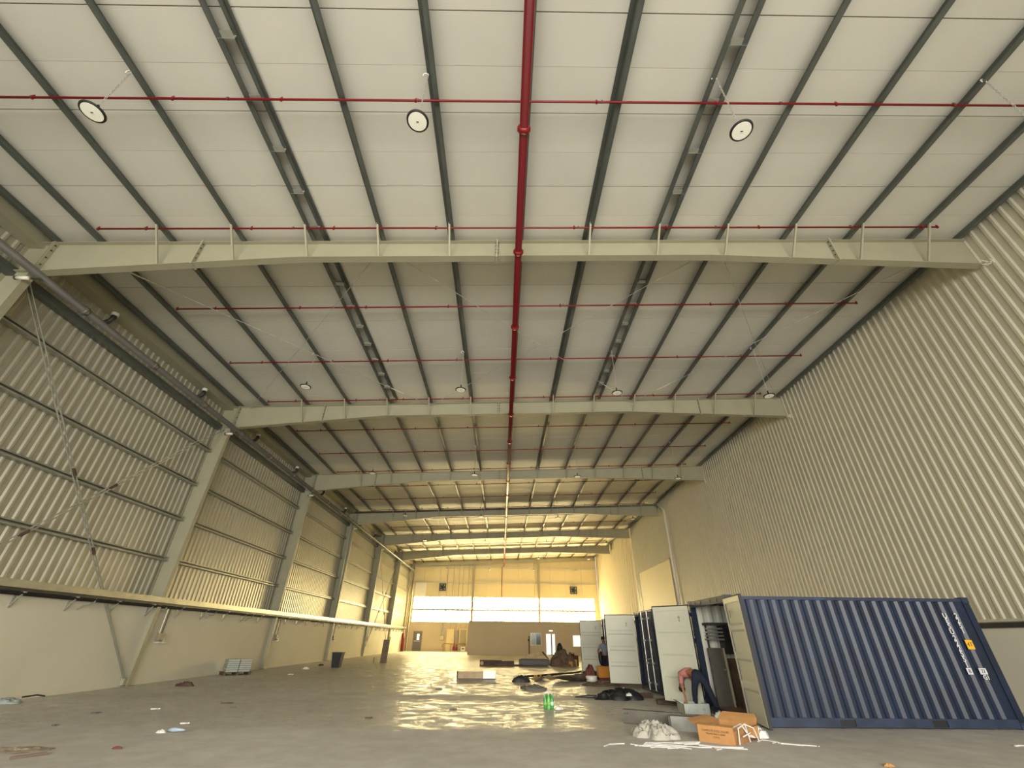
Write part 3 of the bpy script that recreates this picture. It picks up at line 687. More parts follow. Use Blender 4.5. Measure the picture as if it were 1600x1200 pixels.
# leaf angles: direction from the hinge, measured from +x
ca = container(11.55, 'nearest blue shipping container with white lettering and one door folded to its side', -99, 130)
cb_ = container(17.56, 'middle blue shipping container behind the nearest, one leaf nearly shut', 96, 165)
cc = container(24.2, 'furthest blue shipping container, mostly hidden behind the others', 100, 165)
# lettering on the near container side
def text_obj(body, loc, size, m, parent, rot, name='lettering', ext=.002, align='CENTER', bold=.0):
    cu = bpy.data.curves.new(name, 'FONT'); cu.body = body; cu.size = size; cu.extrude = ext; cu.align_x = align; cu.align_y = 'CENTER'; cu.offset = bold
    tmp = bpy.data.objects.new(name, cu); C.objects.link(tmp)
    bpy.context.view_layer.update()
    me = bpy.data.meshes.new_from_object(tmp.evaluated_get(bpy.context.evaluated_depsgraph_get()))
    bpy.data.objects.remove(tmp, do_unlink=True)
    o = bpy.data.objects.new(name, me); C.objects.link(o); me.materials.clear(); me.materials.append(MATS[m])
    o.parent = parent; o.location = Vector(loc)-wloc(parent); o.rotation_euler = rot
    return o
FY = 11.55+.018
z = 2.18
for ch in 'UESU':
    text_obj(ch, (10.82, FY, z), .15, 'letter', ca, (PI/2, 0, 0), bold=.003); z -= .112
z -= .02
for ch in '222551':
    text_obj(ch, (10.82, FY, z), .15, 'letter', ca, (PI/2, 0, 0), bold=.003); z -= .106
sq = MB().box(10.76, 10.88, FY-.004, FY, z-.08, z+.045).build('check_box', 'letter', ca)
text_obj('8', (10.82, FY-.006, z-.02), .11, 'blue', ca, (PI/2, 0, 0))
z = 2.18
for ch in '2251':
    text_obj(ch, (11.10, FY, z), .15, 'letter', ca, (PI/2, 0, 0), bold=.003); z -= .106
MB().box(11.03, 11.2, FY-.004, FY, 1.49, 1.68).build('yellow_placard', 'yellow', ca)
text_obj('4T', (11.115, FY-.006, 1.585), .12, 'ink', ca, (PI/2, 0, 0))
MB().box(11.05, 11.22, FY-.004, FY, 1.0, 1.12).build('size_plate', 'letter', ca)
text_obj('22', (11.135, FY-.006, 1.06), .1, 'blue', ca, (PI/2, 0, 0)); text_obj('G1', (11.15, FY, .94), .12, 'letter', ca, (PI/2, 0, 0), bold=.003)
# contents of the near container
t = thing('storage_board', (5.9, 13.65, .14), 'tall dark brown board standing inside the nearest container', 'board')
MB().box(5.68, 6.08, 13.6, 13.66, .14, 1.44).build('board', 'olive_steel', t); MB().box(6.08, 6.12, 13.56, 13.66, .14, 1.44).build('edge_strip', 'rafter', t); MB().box(6.0, 6.08, 13.54, 13.58, .93, .96).build('latch', 'steel', t)
tag(MB().box(6.2, 6.6, 13.3, 13.7, .14, 1.2).build('rusty_cabinet', 'brown'), 'rusty brown cabinet behind the dark board inside the nearest container', 'cabinet')
t = thing('steel_rack', (6.3, 13.7, 1.5), 'stack of silver bars under a dark shelf inside the nearest container', 'rack')
MB().box(5.75, 6.9, 13.45, 13.85, 1.98, 2.04).build('shelf', 'dark', t)
for k in range(4): MB().box(5.75+.02*k, 6.15, 13.5, 13.85, 1.62+k*.085, 1.66+k*.085).build('bar', 'steel', t)
MB().box(6.15, 6.85, 13.5, 13.85, 1.3, 1.97).build('dark_box', 'black', t)
MB().box(5.8, 5.84, 13.8, 13.84, .14, 1.98).build('leg', 'dark', t); MB().box(6.82, 6.86, 13.8, 13.84, .14, 1.98).build('leg', 'dark', t)
t = thing('grey_cabinet', (6.75, 13.2, .14), 'two stacked grey steel boxes deep inside the nearest container', 'cabinet')
MB().box(6.4, 7.1, 12.9, 13.35, .82, 1.5).build('upper_box', 'grey_steel', t); MB().box(6.4, 7.1, 12.9, 13.35, .14, .8).build('lower_box', 'grey_steel', t)
MB().box(6.45, 7.05, 12.88, 12.9, .88, 1.44).build('door', 'cabinet_grey', t)
# ---------------------------------------------------------------- people
def skinned(name, chains, m, parent, sub=1):
    """chains: list of lists of ((x,y,z), radius); chains joined where points coincide"""
    idx = {}; V = []; R = []; E_ = []
    for ch in chains:
        last = None
        for p, r in ch:
            key = tuple(round(c, 3) for c in p)
            if key not in idx: idx[key] = len(V); V.append(p); R.append(r)
            i = idx[key]
            if last is not None and last != i: E_.append((last, i))
            last = i
    o0 = wloc(parent) if parent else Vector((0, 0, 0))
    me = bpy.data.meshes.new(name); me.from_pydata([Vector(v)-o0 for v in V], E_, []); me.update()
    o = bpy.data.objects.new(name, me); C.objects.link(o)
    if parent: o.parent = parent
    md = o.modifiers.new('skin', 'SKIN'); md.use_smooth_shade = True
    if not me.skin_vertices: 
        me.attributes.new
    for i, sv in enumerate(me.skin_vertices[0].data):
        r = R[i]; sv.radius = (r, r) if not isinstance(r, tuple) else r; sv.use_root = (i == 0)
    s = o.modifiers.new('sub', 'SUBSURF'); s.levels = sub; s.render_levels = sub+1
    dg = bpy.context.evaluated_depsgraph_get(); dg.update()
    m2 = bpy.data.meshes.new_from_object(o.evaluated_get(dg)); o.modifiers.clear(); o.data = m2
    m2.materials.clear(); m2.materials.append(MATS[m])
    for p in m2.polygons: p.use_smooth = True
    return o
def V3(*a): return tuple(a)
def hand(w, d, side, sgn):
    """fingers: chains starting in the palm; w wrist, d pointing direction, side = across the palm"""
    w, d, side = Vector(w), Vector(d).normalized(), Vector(side).normalized(); out = []
    nrm = d.cross(side)*sgn
    palm = w+d*.055
    out.append([(tuple(w), .024), (tuple(palm), .032)])
    for k, ln in enumerate((.062, .074, .070, .055)):
        b0 = palm+d*.03+side*(-.027+.018*k)
        m1 = b0+d*ln*.5+nrm*.006; e = b0+d*ln+nrm*.022
        out.append([(tuple(palm), .032), (tuple(b0), .011), (tuple(m1), .009), (tuple(e), .007)])
    t0 = w+d*.03-side*.032; out.append([(tuple(palm), .032), (tuple(t0), .013), (tuple(t0+d*.035-side*.02), .010), (tuple(t0+d*.062-side*.022+nrm*.012), .008)])
    return out
def person_bending():
    p = thing('person', (5.25, 13.55, 0), 'person in pink shirt and dark trousers bending over a grey metal box', 'person')
    pel = (5.24, 13.5, .84)
    body = [[(pel, .12), ((5.14, 13.68, .90), .115), ((5.04, 13.86, .88), .13), ((4.99, 14.0, .76), .10), ((4.98, 14.06, .66), .055), ((4.98, 14.10, .58), .082), ((4.985, 14.13, .50), .075), ((4.985, 14.13, .44), .05)],
            [((5.04, 13.86, .88), .13), ((4.90, 13.84, .80), .06), ((4.85, 13.76, .66), .045), ((4.85, 13.70, .50), .037), ((4.85, 13.64, .36), .028), ((4.855, 13.62, .28), .024)],
            [((5.04, 13.86, .88), .13), ((5.18, 13.92, .80), .06), ((5.25, 13.86, .66), .045), ((5.27, 13.82, .52), .037), ((5.21, 13.72, .40), .028), ((5.17, 13.68, .33), .024)],
            [(pel, .12), ((5.15, 13.5, .76), .09), ((5.11, 13.62, .48), .06), ((5.14, 13.78, .10), .04), ((5.13, 13.9, .04), .04)],
            [(pel, .12), ((5.34, 13.46, .76), .09), ((5.44, 13.40, .44), .06), ((5.56, 13.42, .10), .04), ((5.55, 13.55, .04), .04)]]
    body += hand((4.855, 13.62, .28), (0, -.1, -1), (1, 0, 0), 1)+hand((5.17, 13.68, .33), (-.3, -.1, -1), (1, 0, 0), -1)
    skinned('body', body, 'skin', p)
    skinned('trousers', [[((5.15, 13.62, .90), .135), ((5.24, 13.5, .85), .150), ((5.15, 13.49, .76), .112), ((5.11, 13.60, .48), .082), ((5.135, 13.74, .16), .066), ((5.14, 13.78, .08), .064)],
                         [((5.24, 13.5, .85), .150), ((5.34, 13.46, .76), .112), ((5.44, 13.40, .44), .084), ((5.55, 13.42, .16), .068), ((5.56, 13.42, .09), .066)]], 'navy', p)
    skinned('shirt', [[((5.15, 13.66, .915), .130), ((5.04, 13.86, .89), .152), ((4.99, 13.98, .79), .125), ((4.985, 14.02, .72), .075)],
                      [((5.04, 13.86, .89), .152), ((4.90, 13.84, .80), .078), ((4.85, 13.76, .64), .062), ((4.85, 13.74, .60), .058)],
                      [((5.04, 13.86, .89), .152), ((5.18, 13.92, .80), .078), ((5.25, 13.86, .64), .060), ((5.255, 13.85, .60), .056)]], 'pink', p)
    MB().lathe((4.985, 14.15, .40), [(.03, 0), (.075, .03), (.088, .09), (.06, .15)], 14).build('hair', 'hair', p, True)
    for x in (4.955, 5.015): MB().lathe((x, 14.055, .53), [(.004, -.008), (.010, 0), (.004, .008)], 8).build('eye', 'white_plastic', p)
    MB().obox((4.985, 14.03, .515), (.012, 0, 0), (0, .018, 0), (0, 0, .02)).build('nose', 'skin', p)
    for a in ((5.135, 13.83), (5.555, 13.5)): MB().box(a[0]-.05, a[0]+.05, a[1]-.14, a[1]+.15, 0, .075).build('shoe', 'black', p)
person_bending()
def person_standing():
    x, y = 5.12, 24.6
    p = thing('person', (x, y, 0), 'person in a grey shirt standing behind the orange box, half hidden by a container door', 'person')
    body = [[((x, y, .93), .12), ((x, y, 1.1), .11), ((x-.01, y, 1.32), .13), ((x-.02, y, 1.45), .06), ((x-.03, y, 1.52), .055), ((x-.04, y-.01, 1.6), .08), ((x-.04, y-.01, 1.68), .07)],
            [((x-.01, y, 1.32), .13), ((x-.17, y+.02, 1.36), .06), ((x-.32, y+.02, 1.12), .045), ((x-.30, y-.1, .88), .03)],
            [((x-.01, y, 1.32), .13), ((x+.17, y+.02, 1.36), .06), ((x+.22, y+.02, 1.08), .045), ((x+.2, y-.12, .86), .03)],
            [((x, y, .93), .12), ((x-.1, y, .88), .09), ((x-.11, y-.02, .48), .06), ((x-.11, y+.02, .08), .04), ((x-.11, y-.12, .05), .035)],
            [((x, y, .93), .12), ((x+.1, y, .88), .09), ((x+.11, y-.02, .48), .06), ((x+.11, y+.02, .08), .04), ((x+.11, y-.12, .05), .035)]]
    body += hand((x-.30, y-.1, .88), (.1, -.5, -.7), (1, 0, 0), 1)+hand((x+.2, y-.12, .86), (-.1, -.5, -.7), (1, 0, 0), -1)
    skinned('body', body, 'skin', p)
    skinned('shirt', [[((x, y, .92), .145), ((x, y, 1.1), .135), ((x-.01, y, 1.31), .152), ((x-.02, y, 1.43), .085)],
                      [((x-.01, y, 1.31), .152), ((x-.17, y+.02, 1.35), .078), ((x-.27, y+.02, 1.2), .064)],
                      [((x-.01, y, 1.31), .152), ((x+.17, y+.02, 1.35), .078), ((x+.21, y+.02, 1.15), .064)]], 'shirt_grey', p)
    skinned('trousers', [[((x, y, .95), .140), ((x-.1, y, .86), .108), ((x-.11, y-.02, .48), .08), ((x-.11, y+.02, .1), .066)], [((x, y, .95), .140), ((x+.1, y, .86), .108), ((x+.11, y-.02, .48), .08), ((x+.11, y+.02, .1), .066)]], 'navy', p)
    skinned('arm_bag', [[((x-.2, y-.16, 1.12), .05), ((x-.27, y-.16, .95), .11), ((x-.25, y-.16, .72), .10), ((x-.2, y-.16, .52), .06)]], 'black', p)
    MB().lathe((x-.04, y, 1.60), [(.084, 0), (.092, .06), (.085, .11), (.04, .15)], 14).build('hair', 'hair', p, True)
    for d in (-.03, .03): MB().lathe((x-.04+d, y-.088, 1.61), [(.004, -.008), (.010, 0), (.004, .008)], 8).build('eye', 'white_plastic', p)
    MB().obox((x-.04, y-.1, 1.58), (.012, 0, 0), (0, .018, 0), (0, 0, .02)).build('nose', 'skin', p)
    for s in (-.11, .11): MB().box(x+s-.05, x+s+.05, y-.2, y+.08, 0, .08).build('shoe', 'black', p)
person_standing()
# ---------------------------------------------------------------- floor clutter
def cloth(cx, cy, rx, ry, h, seed, nx=26, ny=16, cren=.35, ridge=7.):
    """crumpled heap: ridged noise on a dome, tucked to the floor at its ragged rim"""
    from mathutils import noise as N
    random.seed(seed); off = Vector((seed*3.7, seed*1.3, 0)); ph = [random.uniform(0, 6.3) for _ in range(3)]
    rows = []
    for j in range(ny):
        row = []
        for i in range(nx):
            a = 2*PI*i/(nx-1); r = j/(ny-1)
            rr = r*(1+cren*(.45*math.sin(2*a+ph[0])+.3*math.sin(5*a+ph[1])+.15*math.sin(9*a+ph[2])))
            u, v = r*math.cos(a), r*math.sin(a); p = Vector((u, v, 0))*ridge*.35+off
            q = p+Vector((N.noise(p*1.3), N.noise(p*1.3+Vector((9, 3, 1))), 0))*.7
            w = .62*(1-2*abs(N.noise(q)))+.25*(1-2*abs(N.noise(q*2.3)))+.1*(1-2*abs(N.noise(q*5.1)))
            z = h*max(.12, w)*math.sqrt(max(0, 1-r**2.2))
            jx, jy = N.noise(q*2+Vector((5, 5, 5)))*.12*r, N.noise(q*2+Vector((1, 7, 2)))*.12*r
            row.append((cx+rx*(rr*math.cos(a)+jx), cy+ry*(rr*math.sin(a)+jy), max(.003, z) if j < ny-1 else .002))
        rows.append(row)
    for rw in rows: rw[-1] = rw[0]
    return MB().sheet(rows)
def flute(mb, pts, w=.022, h=.012):   # flat strip along points on the ground
    for a, b in zip(pts, pts[1:]): mb.bar(a, b, w, h)
    return mb
# two olive steel channels by the nearest container
t = thing('steel_trough', (3.2, 11.5, 0), 'dull olive steel channel lying on edge behind the crumpled cloth', 'steel channel', 'olive steel channels')
A, B = Vector((2.78, 12.02, .13)), Vector((3.95, 11.50, .12))
d = (B-A).normalized(); n = Vector((-d.y, d.x, 0))
mb = MB().bar(A, B, .012, .24).bar(A+n*.09+Vector((0, 0, .115)), B+n*.09+Vector((0, 0, .115)), .18, .01).bar(A+n*.09-Vector((0, 0, .115)), B+n*.09-Vector((0, 0, .115)), .18, .01); mb.build('channel', 'olive_steel', t)
mb = MB()
for f_ in (.05, .09, .86, .9, .94):
    p_ = A.lerp(B, f_)+Vector((0, 0, .05)); mb.tube([p_-n*.012, p_-n*.006], .014, 8)
tag(mb.build('bolts', 'black', t), kind='stuff')
t = thing('steel_trough', (3.95, 11.3, 0), 'shorter olive steel box end lying right of the crumpled cloth', 'steel channel', 'olive steel channels')
MB().bar((3.62, 11.36, .12), (4.08, 11.14, .12), .25, .22).build('channel', 'olive_steel', t); MB().bar((3.60, 11.20, .12), (4.05, 10.98, .12), .02, .24).build('end_lip', 'grey_steel', t)
t = thing('steel_plate', (4.6, 12.4, 0), 'flat grey steel plate lying between the channel and the grey box', 'plate')
MB().obox((4.45, 12.3, .05), (.42, -.12, 0), (.1, .38, 0), (0, 0, .035)).build('plate', 'grey_steel', t); MB().obox((4.45, 12.3, .094), (.38, -.11, 0), (.09, .34, 0), (0, 0, .008)).build('top_sheet', 'grey_steel', t)
tag(MB().bar((4.0, 11.02, .03), (4.45, 11.35, .03), .08, .05).build('timber_offcut', 'tan_sheet'), 'pale timber offcut left of the open carton', 'timber')
# grey box the person bends over
t = thing('grey_box', (4.98, 13.45, 0), 'open grey metal box with three round knockouts, before the bending person', 'box')
x0, x1, y0, y1, h = 4.62, 5.28, 13.2, 13.68, .24
MB().box(x0, x1, y0, y0+.01, 0, h).box(x0, x1, y1-.01, y1, 0, h).box(x0, x0+.01, y0, y1, 0, h).box(x1-.01, x1, y0, y1, 0, h).box(x0, x1, y0, y1, 0, .01).build('body', 'galv_box', t)
for x in (4.76, 4.94, 5.12): MB().tube([(x, y0-.008, .14), (x, y0-.001, .14)], .035, 12).build('knockout', 'steel', t)
MB().obox((x0-.06, 13.44, h+.03), (.07, 0, -.04), (0, .22, 0), (.002, 0, .004)).build('flap', 'galv_box', t)
tag(cloth(5.36, 12.9, .12, .1, .16, 5).build('crumpled_bag', 'white_plastic', smooth=True), 'small crumpled white bag right of the grey metal box', 'bag')
# crumpled cloth
tag(cloth(3.0, 10.5, .36, .38, .30, 11, 64, 36, .5, 6.).build('crumpled_cloth', 'rag', smooth=True), 'heap of crumpled off white cloth in front of the olive channel', 'cloth')
# open carton with printed panel
t = thing('open_carton', (4.35, 10.3, 0), 'open brown cardboard carton with faded printing, flaps out, among white strips', 'carton')
P = [Vector((3.74, 10.12, 0)), Vector((4.23, 9.72, 0)), Vector((5.0, 10.36, 0)), Vector((4.45, 10.80, 0))]
def wall(mb, a, b, h, th=.012): mb.bar(a+Vector((0, 0, h/2)), b+Vector((0, 0, h/2)), th, h)
mb = MB(); wall(mb, P[0], P[1], .25); mb.build('printed_side', 'cardboard', t)
mb = MB(); wall(mb, P[1], P[2]*.55+P[1]*.45, .2); mb.build('side', 'cardboard_dark', t)
mb = MB(); wall(mb, P[2], P[3], .24); mb.build('side', 'cardboard', t)
mb = MB(); wall(mb, P[3], P[0], .22); mb.build('side', 'cardboard_dark', t)
MB().sheet([[P[0]+Vector((0, 0, .01)), P[1]+Vector((0, 0, .01))], [P[3]+Vector((0, 0, .01)), P[2]+Vector((0, 0, .01))]]).build('bottom', 'cardboard_dark', t)
def flap(a, b, h, out, up_, ln, m='cardboard'):
    a = a+Vector((0, 0, h)); b = b+Vector((0, 0, h)); e = Vector(out).normalized()*ln+Vector((0, 0, up_))
    q = MB().sheet([[a, b], [a+e*.5+Vector((0, 0, .01)), b+e*.5+Vector((0, 0, .01))], [a+e+(b-a)*.06, b+e-(b-a)*.08]]); q.build('flap', m, t)
flap(P[0], P[1], .25, (.6, .7, 0), .01, .16); flap(P[3], P[0], .22, (-.5, .8, 0), .08, .26); flap(P[2], P[3], .24, (.6, .8, 0), .12, .2); flap(P[1]*.45+P[2]*.55, P[2], .2, (.7, -.5, 0), .07, .2, 'cardboard_dark')
a_, b_2 = P[0], P[1]; dd = (b_2-a_).normalized(); ang = math.atan2(dd.y, dd.x); nn = Vector((dd.y, -dd.x, 0))
for q, (tx, sc) in enumerate((('COMPLETE STEEL DOORS', .042), ('FRAME PARTS 25MM', .038), ('12 PCS', .042))):
    c_ = a_.lerp(b_2, .5)+nn*.009+Vector((0, 0, .175-q*.045)); text_obj(tx, c_, sc, 'ink', t, (PI/2, 0, ang), 'printing', .0006)
mb = MB()
for pts in ([(4.28, 9.66, .02), (4.36, 9.78, .24), (4.55, 9.90, .29), (4.62, 9.96, .02)], [(4.42, 9.78, .12), (4.62, 9.9, .16)], [(4.55, 9.9, .28), (4.72, 9.95, .22), (4.80, 10.0, .02)], [(4.40, 10.1, .2), (4.5, 9.95, .28), (4.60, 9.92, .1)]):
    flute(mb, pts, .016, .016)
tag(mb.build('bent_strips', 'strip_white'), 'white plastic strips bent upright out of the open carton', 'strips')
tag(cloth(5.05, 10.5, .17, .13, .22, 21).build('plastic_bag', 'white_plastic', smooth=True), 'small white plastic bag against the right end of the carton', 'bag')
random.seed(3)
ST = [([(1.84, 9.56), (1.96, 9.72), (2.25, 9.79)], 'lone thin white strip left of the scattered strips'),
      ([(2.6, 9.78), (3.05, 9.62), (3.3, 9.6)], None), ([(2.4, 9.66), (2.8, 9.5), (3.1, 9.46)], None), ([(2.55, 9.7), (2.9, 9.66), (3.25, 9.42)], None), ([(2.7, 9.85), (3.1, 9.88), (3.35, 9.8)], None),
      ([(2.5, 9.62), (2.95, 9.72)], None), ([(2.45, 9.58), (2.7, 9.68), (3.0, 9.55)], None), ([(2.66, 9.9), (2.95, 9.78), (3.5, 9.5), (3.7, 9.5)], None), ([(3.2, 9.94), (3.5, 9.98), (3.68, 9.94)], None),
      ([(3.0, 9.92), (3.3, 9.80), (3.62, 9.84)], None), ([(3.3, 9.72), (3.5, 9.76), (3.7, 9.66)], None), ([(2.62, 9.46), (2.72, 9.52)], None), ([(3.7, 9.3), (3.82, 9.38), (3.75, 9.48)], None),
      ([(3.62, 9.72), (3.9, 9.58), (4.26, 9.5)], None), ([(3.55, 9.68), (3.86, 9.5), (4.28, 9.40)], None), ([(2.35, 9.75), (2.6, 9.58)], None), ([(2.9, 9.42), (3.2, 9.5), (3.3, 9.38)], None),
      ([(4.78, 10.02), (4.95, 10.2), (5.15, 10.0), (5.0, 9.92)], 'bent white strip right of the carton'), ([(5.1, 9.92), (5.4, 9.8), (5.68, 9.7), (5.68, 9.64)], 'longest white strip at the right end of the scatter'), ([(5.12, 9.86), (5.45, 9.72)], 'short white strip under the longest one on the right')]
SD = ['long strip reaching up to the left under the crumpled cloth', 'strip along the lower edge of the scatter', 'strip crossing the middle of the scatter to the lower right', 'top strip nearest the crumpled cloth', 'short strip at the left tip of the scatter', 'kinked strip at the lower left of the scatter', 'longest strip running right through the scatter', 'strip between the cloth and the carton, upper one', 'bent strip left of the carton corner', 'zigzag strip touching the carton corner', 'tiny bit below the left of the scatter', 'hooked piece below the carton corner', 'upper of two long strips under the carton', 'lower of two long strips under the carton', 'thin strip at the far left of the dense scatter', 'bent piece below the middle of the scatter']
si = 0
for pts, lb in ST:
    mb = flute(MB(), [(p[0], p[1], .008+random.random()*.008) for p in pts], .019, .012)
    if not lb: lb = 'white plastic '+SD[si]; si += 1
    tag(mb.build('plastic_strip', 'strip_white'), lb, 'strip', 'white strips on the floor')
# green bottle pack
t = thing('bottle_pack', (1.32, 14.15, 0), 'shrink wrapped pack of green bottles standing on the open floor', 'bottles')
for k, (dx, dy) in enumerate(((-.09, 0), (0, -.02), (.09, 0), (-.05, .09), (.05, .09))):
    b_ = MB().lathe((1.32+dx, 14.15+dy, 0), [(.042, 0), (.046, .03), (.046, .2), (.03, .26), (.016, .3), (.016, .33)], 14).build('bottle', 'green' if k != 1 else 'green_light', t, True)
    MB().lathe((1.32+dx, 14.15+dy, .08), [(.047, 0), (.047, .08)], 14).build('bottle_label', 'label_white' if k == 2 else 'green_light', b_, True)
    MB().lathe((1.32+dx, 14.15+dy, .325), [(.018, 0), (.018, .02)], 10).build('cap', 'white_plastic', b_)
MB().tube([(1.2, 14.1, .24), (1.22, 14.1, .36), (1.30, 14.1, .42), (1.40, 14.1, .36), (1.46, 14.1, .24)], .01, 5).build('wrap_loop', 'plastic_clear', t, True)
tag(cloth(1.58, 14.12, .11, .08, .1, 31).build('crumpled_wrap', 'white_plastic', smooth=True), 'crumpled white wrap lying against the green bottle pack', 'wrap')
# white framed steel pieces on the floor
t = thing('panel_offcut', (-1.1, 23.8, 0), 'pale rectangular frame panel lying on the shiny middle floor', 'panel')
MB().box(-1.92, -.76, 23.55, 23.6, .03, .29).build('face', 'tan_sheet', t); MB().box(-1.95, -.2, 23.6, 24.3, 0, .03).build('tray', 'dark', t); MB().box(-.76, -.2, 23.55, 24.25, .03, .31).build('grey_box', 'galv_box', t)
MB().box(-1.97, -1.92, 23.5, 23.65, 0, .3).build('end_post', 'dark', t)
# long debris line: folded sheets and striped profiles
t = thing('striped_profiles', (2.8, 25.5, 0), 'bundle of black and yellow striped profiles lying across the floor', 'profiles')
for k in range(5):
    a = Vector((1.2+.3*k, 24.6+.25*k, .06)); b = Vector((4.0+.15*k, 27.0+.3*k, .10))
    n = 7
    for q in range(n):
        MB().bar(a.lerp(b, q/n), a.lerp(b, (q+1)/n), .12, .08).build('profile_piece', ('black', 'yellow_pipe', 'dark')[(q+k) % 3 if q % 2 else 0], t)
tag(MB().sheet([[(1.0+.1*i+.25*j, 22.2+.5*j+.08*i, .05+.07*math.sin(i*.9+j)+(.06 if j in (0, 3) else 0)) for j in range(4)] for i in range(12)]).build('folded_sheet', 'tan_sheet', smooth=True), 'tan folded sheet in the debris line left part', 'sheet', 'debris sheets')
tag(MB().sheet([[(2.2+.2*i+.12*j, 21.9+.5*j+.1*i, .07+.08*math.sin(i*.5+j*1.3)+(.1 if j in (0, 3) else 0)) for j in range(4)] for i in range(11)]).build('folded_sheet', 'sack_brown', smooth=True), 'brown folded sheet in the debris line right part', 'sheet', 'debris sheets')
tag(cloth(.9, 22.3, .35, .25, .3, 41).build('dark_scrap', 'dark', smooth=True), 'dark crumpled scrap at the left tip of the debris line', 'scrap')
tag(cloth(1.3, 19.4, .5, .5, .18, 42).build('white_scrap', 'grey_steel', smooth=True), 'pale crumpled foil scrap between the debris line and the green bottles', 'scrap')
tag(cloth(4.2, 21.2, .8, .6, .16, 43).build('rubble_heap', 'sack_brown', smooth=True), 'low brown rubble heap before the middle container door', 'heap')
t = thing('paint_bucket', (4.1, 23.0, 0), 'low white tub with a red and white bundle on top near the standing person', 'tub')
MB().lathe((4.1, 23.0, 0), [(.2, 0), (.24, .02), (.25, .2), (.22, .22)], 16).build('tub', 'white_plastic', t, True)
t2 = cloth(4.05, 23.0, .2, .15, .55, 44); t2.v = [v+Vector((0, 0, .2)) for v in t2.v]
t2.build('bundle', 'maroon', t, True)
tag(cloth(5.0, 21.3, .25, .2, .2, 45).build('pink_scrap', 'pink', smooth=True), 'small pink scrap at the foot of the middle container door', 'scrap')
t = thing('orange_crate', (4.78, 23.6, 0), 'orange crate under the standing person beside the middle container door', 'crate')
MB().box(4.52, 5.05, 23.4, 23.9, .12, .53).build('body', 'orange', t); MB().box(4.56, 5.01, 23.45, 23.85, 0, .12).build('base', 'maroon', t); MB().box(4.49, 5.08, 23.37, 23.93, .48, .54).build('rim', 'orange', t)
tag(MB().box(4.0, 4.9, 24.6, 25.2, 0, .28).box(3.6, 4.1, 24.3, 24.7, 0, .2).build('black_blocks', 'black'), 'black blocks on the floor left of the orange crate', 'blocks')
# dark tarpaulin and timber in front of the containers
t = thing('black_tarp', (3.7, 16.5, 0), 'crumpled black sheet with a long tail in front of the middle container', 'sheet')
cloth(3.75, 16.5, .62, .5, .36, 51, 40, 22, .5, 4.5).build('sheet', 'black', t, True); MB().tube([(2.4, 16.7, .03), (2.8, 16.65, .05), (3.3, 16.6, .04)], .05, 6, radii=[.015, .05, .06]).build('tail', 'dark', t, True)
t2 = cloth(4.0, 16.15, .1, .08, .1, 52); t2.v = [v+Vector((0, 0, .12)) for v in t2.v]; t2.build('white_tag', 'white_plastic', t, True)
tag(MB().bar((3.95, 16.75, .07), (4.95, 16.95, .07), .14, .12).build('timber_beam', 'brown'), 'dark brown timber right of the black sheet', 'timber', 'brown timbers')
tag(MB().bar((4.6, 15.3, .06), (5.25, 15.2, .06), .3, .1).build('timber_beam', 'brown'), 'short brown timber at the foot of the open container door', 'timber', 'brown timbers')
tag(MB().bar((4.75, 15.75, .05), (5.2, 15.9, .05), .25, .08).build('timber_beam', 'wood'), 'pale wood block behind the short brown timber', 'timber', 'brown timbers')
tag(cloth(4.6, 19.3, .35, .3, .1, 53).build('white_litter', 'white_plastic', smooth=True), 'flat white litter between the black sheet and middle container door', 'litter')
# far heap of material
t = thing('rusty_beam', (-.1, 34.8, 0), 'long low rusty brown bundle on the far floor', 'bundle')
MB().box(-1.39, .1, 34.6, 35.1, 0, .33).build('bundle', 'brown', t); MB().box(.1, .95, 34.65, 35.05, 0, .29).build('bundle_end', 'brown', t); MB().tube([(-1.25, 34.55, .16), (-1.25, 34.61, .16)], .12, 10).build('pale_end', 'tan_sheet', t)
MB().bar((.9, 34.8, .05), (1.5, 34.6, .05), .2, .1).build('spill', 'brown', t)
t = thing('rolled_carpets', (2.35, 35, 0), 'grey rolled carpet pile with a tented maroon sheet on top', 'carpet roll')
for k, (yy, zz) in enumerate(((34.8, .21), (35.25, .21))): MB().tube([(1.3, yy, zz), (1.5, yy, zz), (3.2, yy, zz), (3.4, yy, zz)], .2, 14, radii=[.16, .21, .21, .16]).build('roll', 'carpet_grey', t, True)
MB().sheet([[(1.55, 34.7, .42), (1.8, 34.7, .66), (2.95, 34.7, .86), (3.35, 34.7, .42)], [(1.6, 35.3, .42), (1.9, 35.3, .62), (2.9, 35.3, .82), (3.3, 35.3, .42)]]).build('tented_sheet', 'maroon', t)
MB().sheet([[(1.6, 34.68, .46), (1.85, 34.68, .68), (2.7, 34.68, .84)], [(1.7, 34.66, .44), (2.4, 34.66, .50), (2.75, 34.66, .74)]]).build('pale_flap', 'tan_sheet', t)
tag(cloth(4.35, 35.2, .85, .6, 1.15, 61, 40, 20, .2, 3.).build('brown_sack_heap', 'sack_brown', smooth=True), 'rounded heap of brown sacks right of the grey carpet rolls', 'sacks')
t = thing('black_wrapped_bundle', (4.2, 35.9, 0), 'tall pointed black wrapped bundle standing behind the brown sacks', 'bundle')
MB().lathe((4.25, 35.9, 0), [(.3, 0), (.32, .3), (.27, .8), (.2, 1.15), (.12, 1.32), (.04, 1.38)], 14).build('wrap', 'black', t, True); MB().lathe((4.25, 35.9, 1.1), [(.215, 0), (.215, .05)], 14).build('tie', 'dark', t)
tag(MB().box(5.0, 5.5, 35.5, 35.9, 0, .62).build('maroon_block', 'maroon'), 'dull red block beside the furthest container door', 'block')
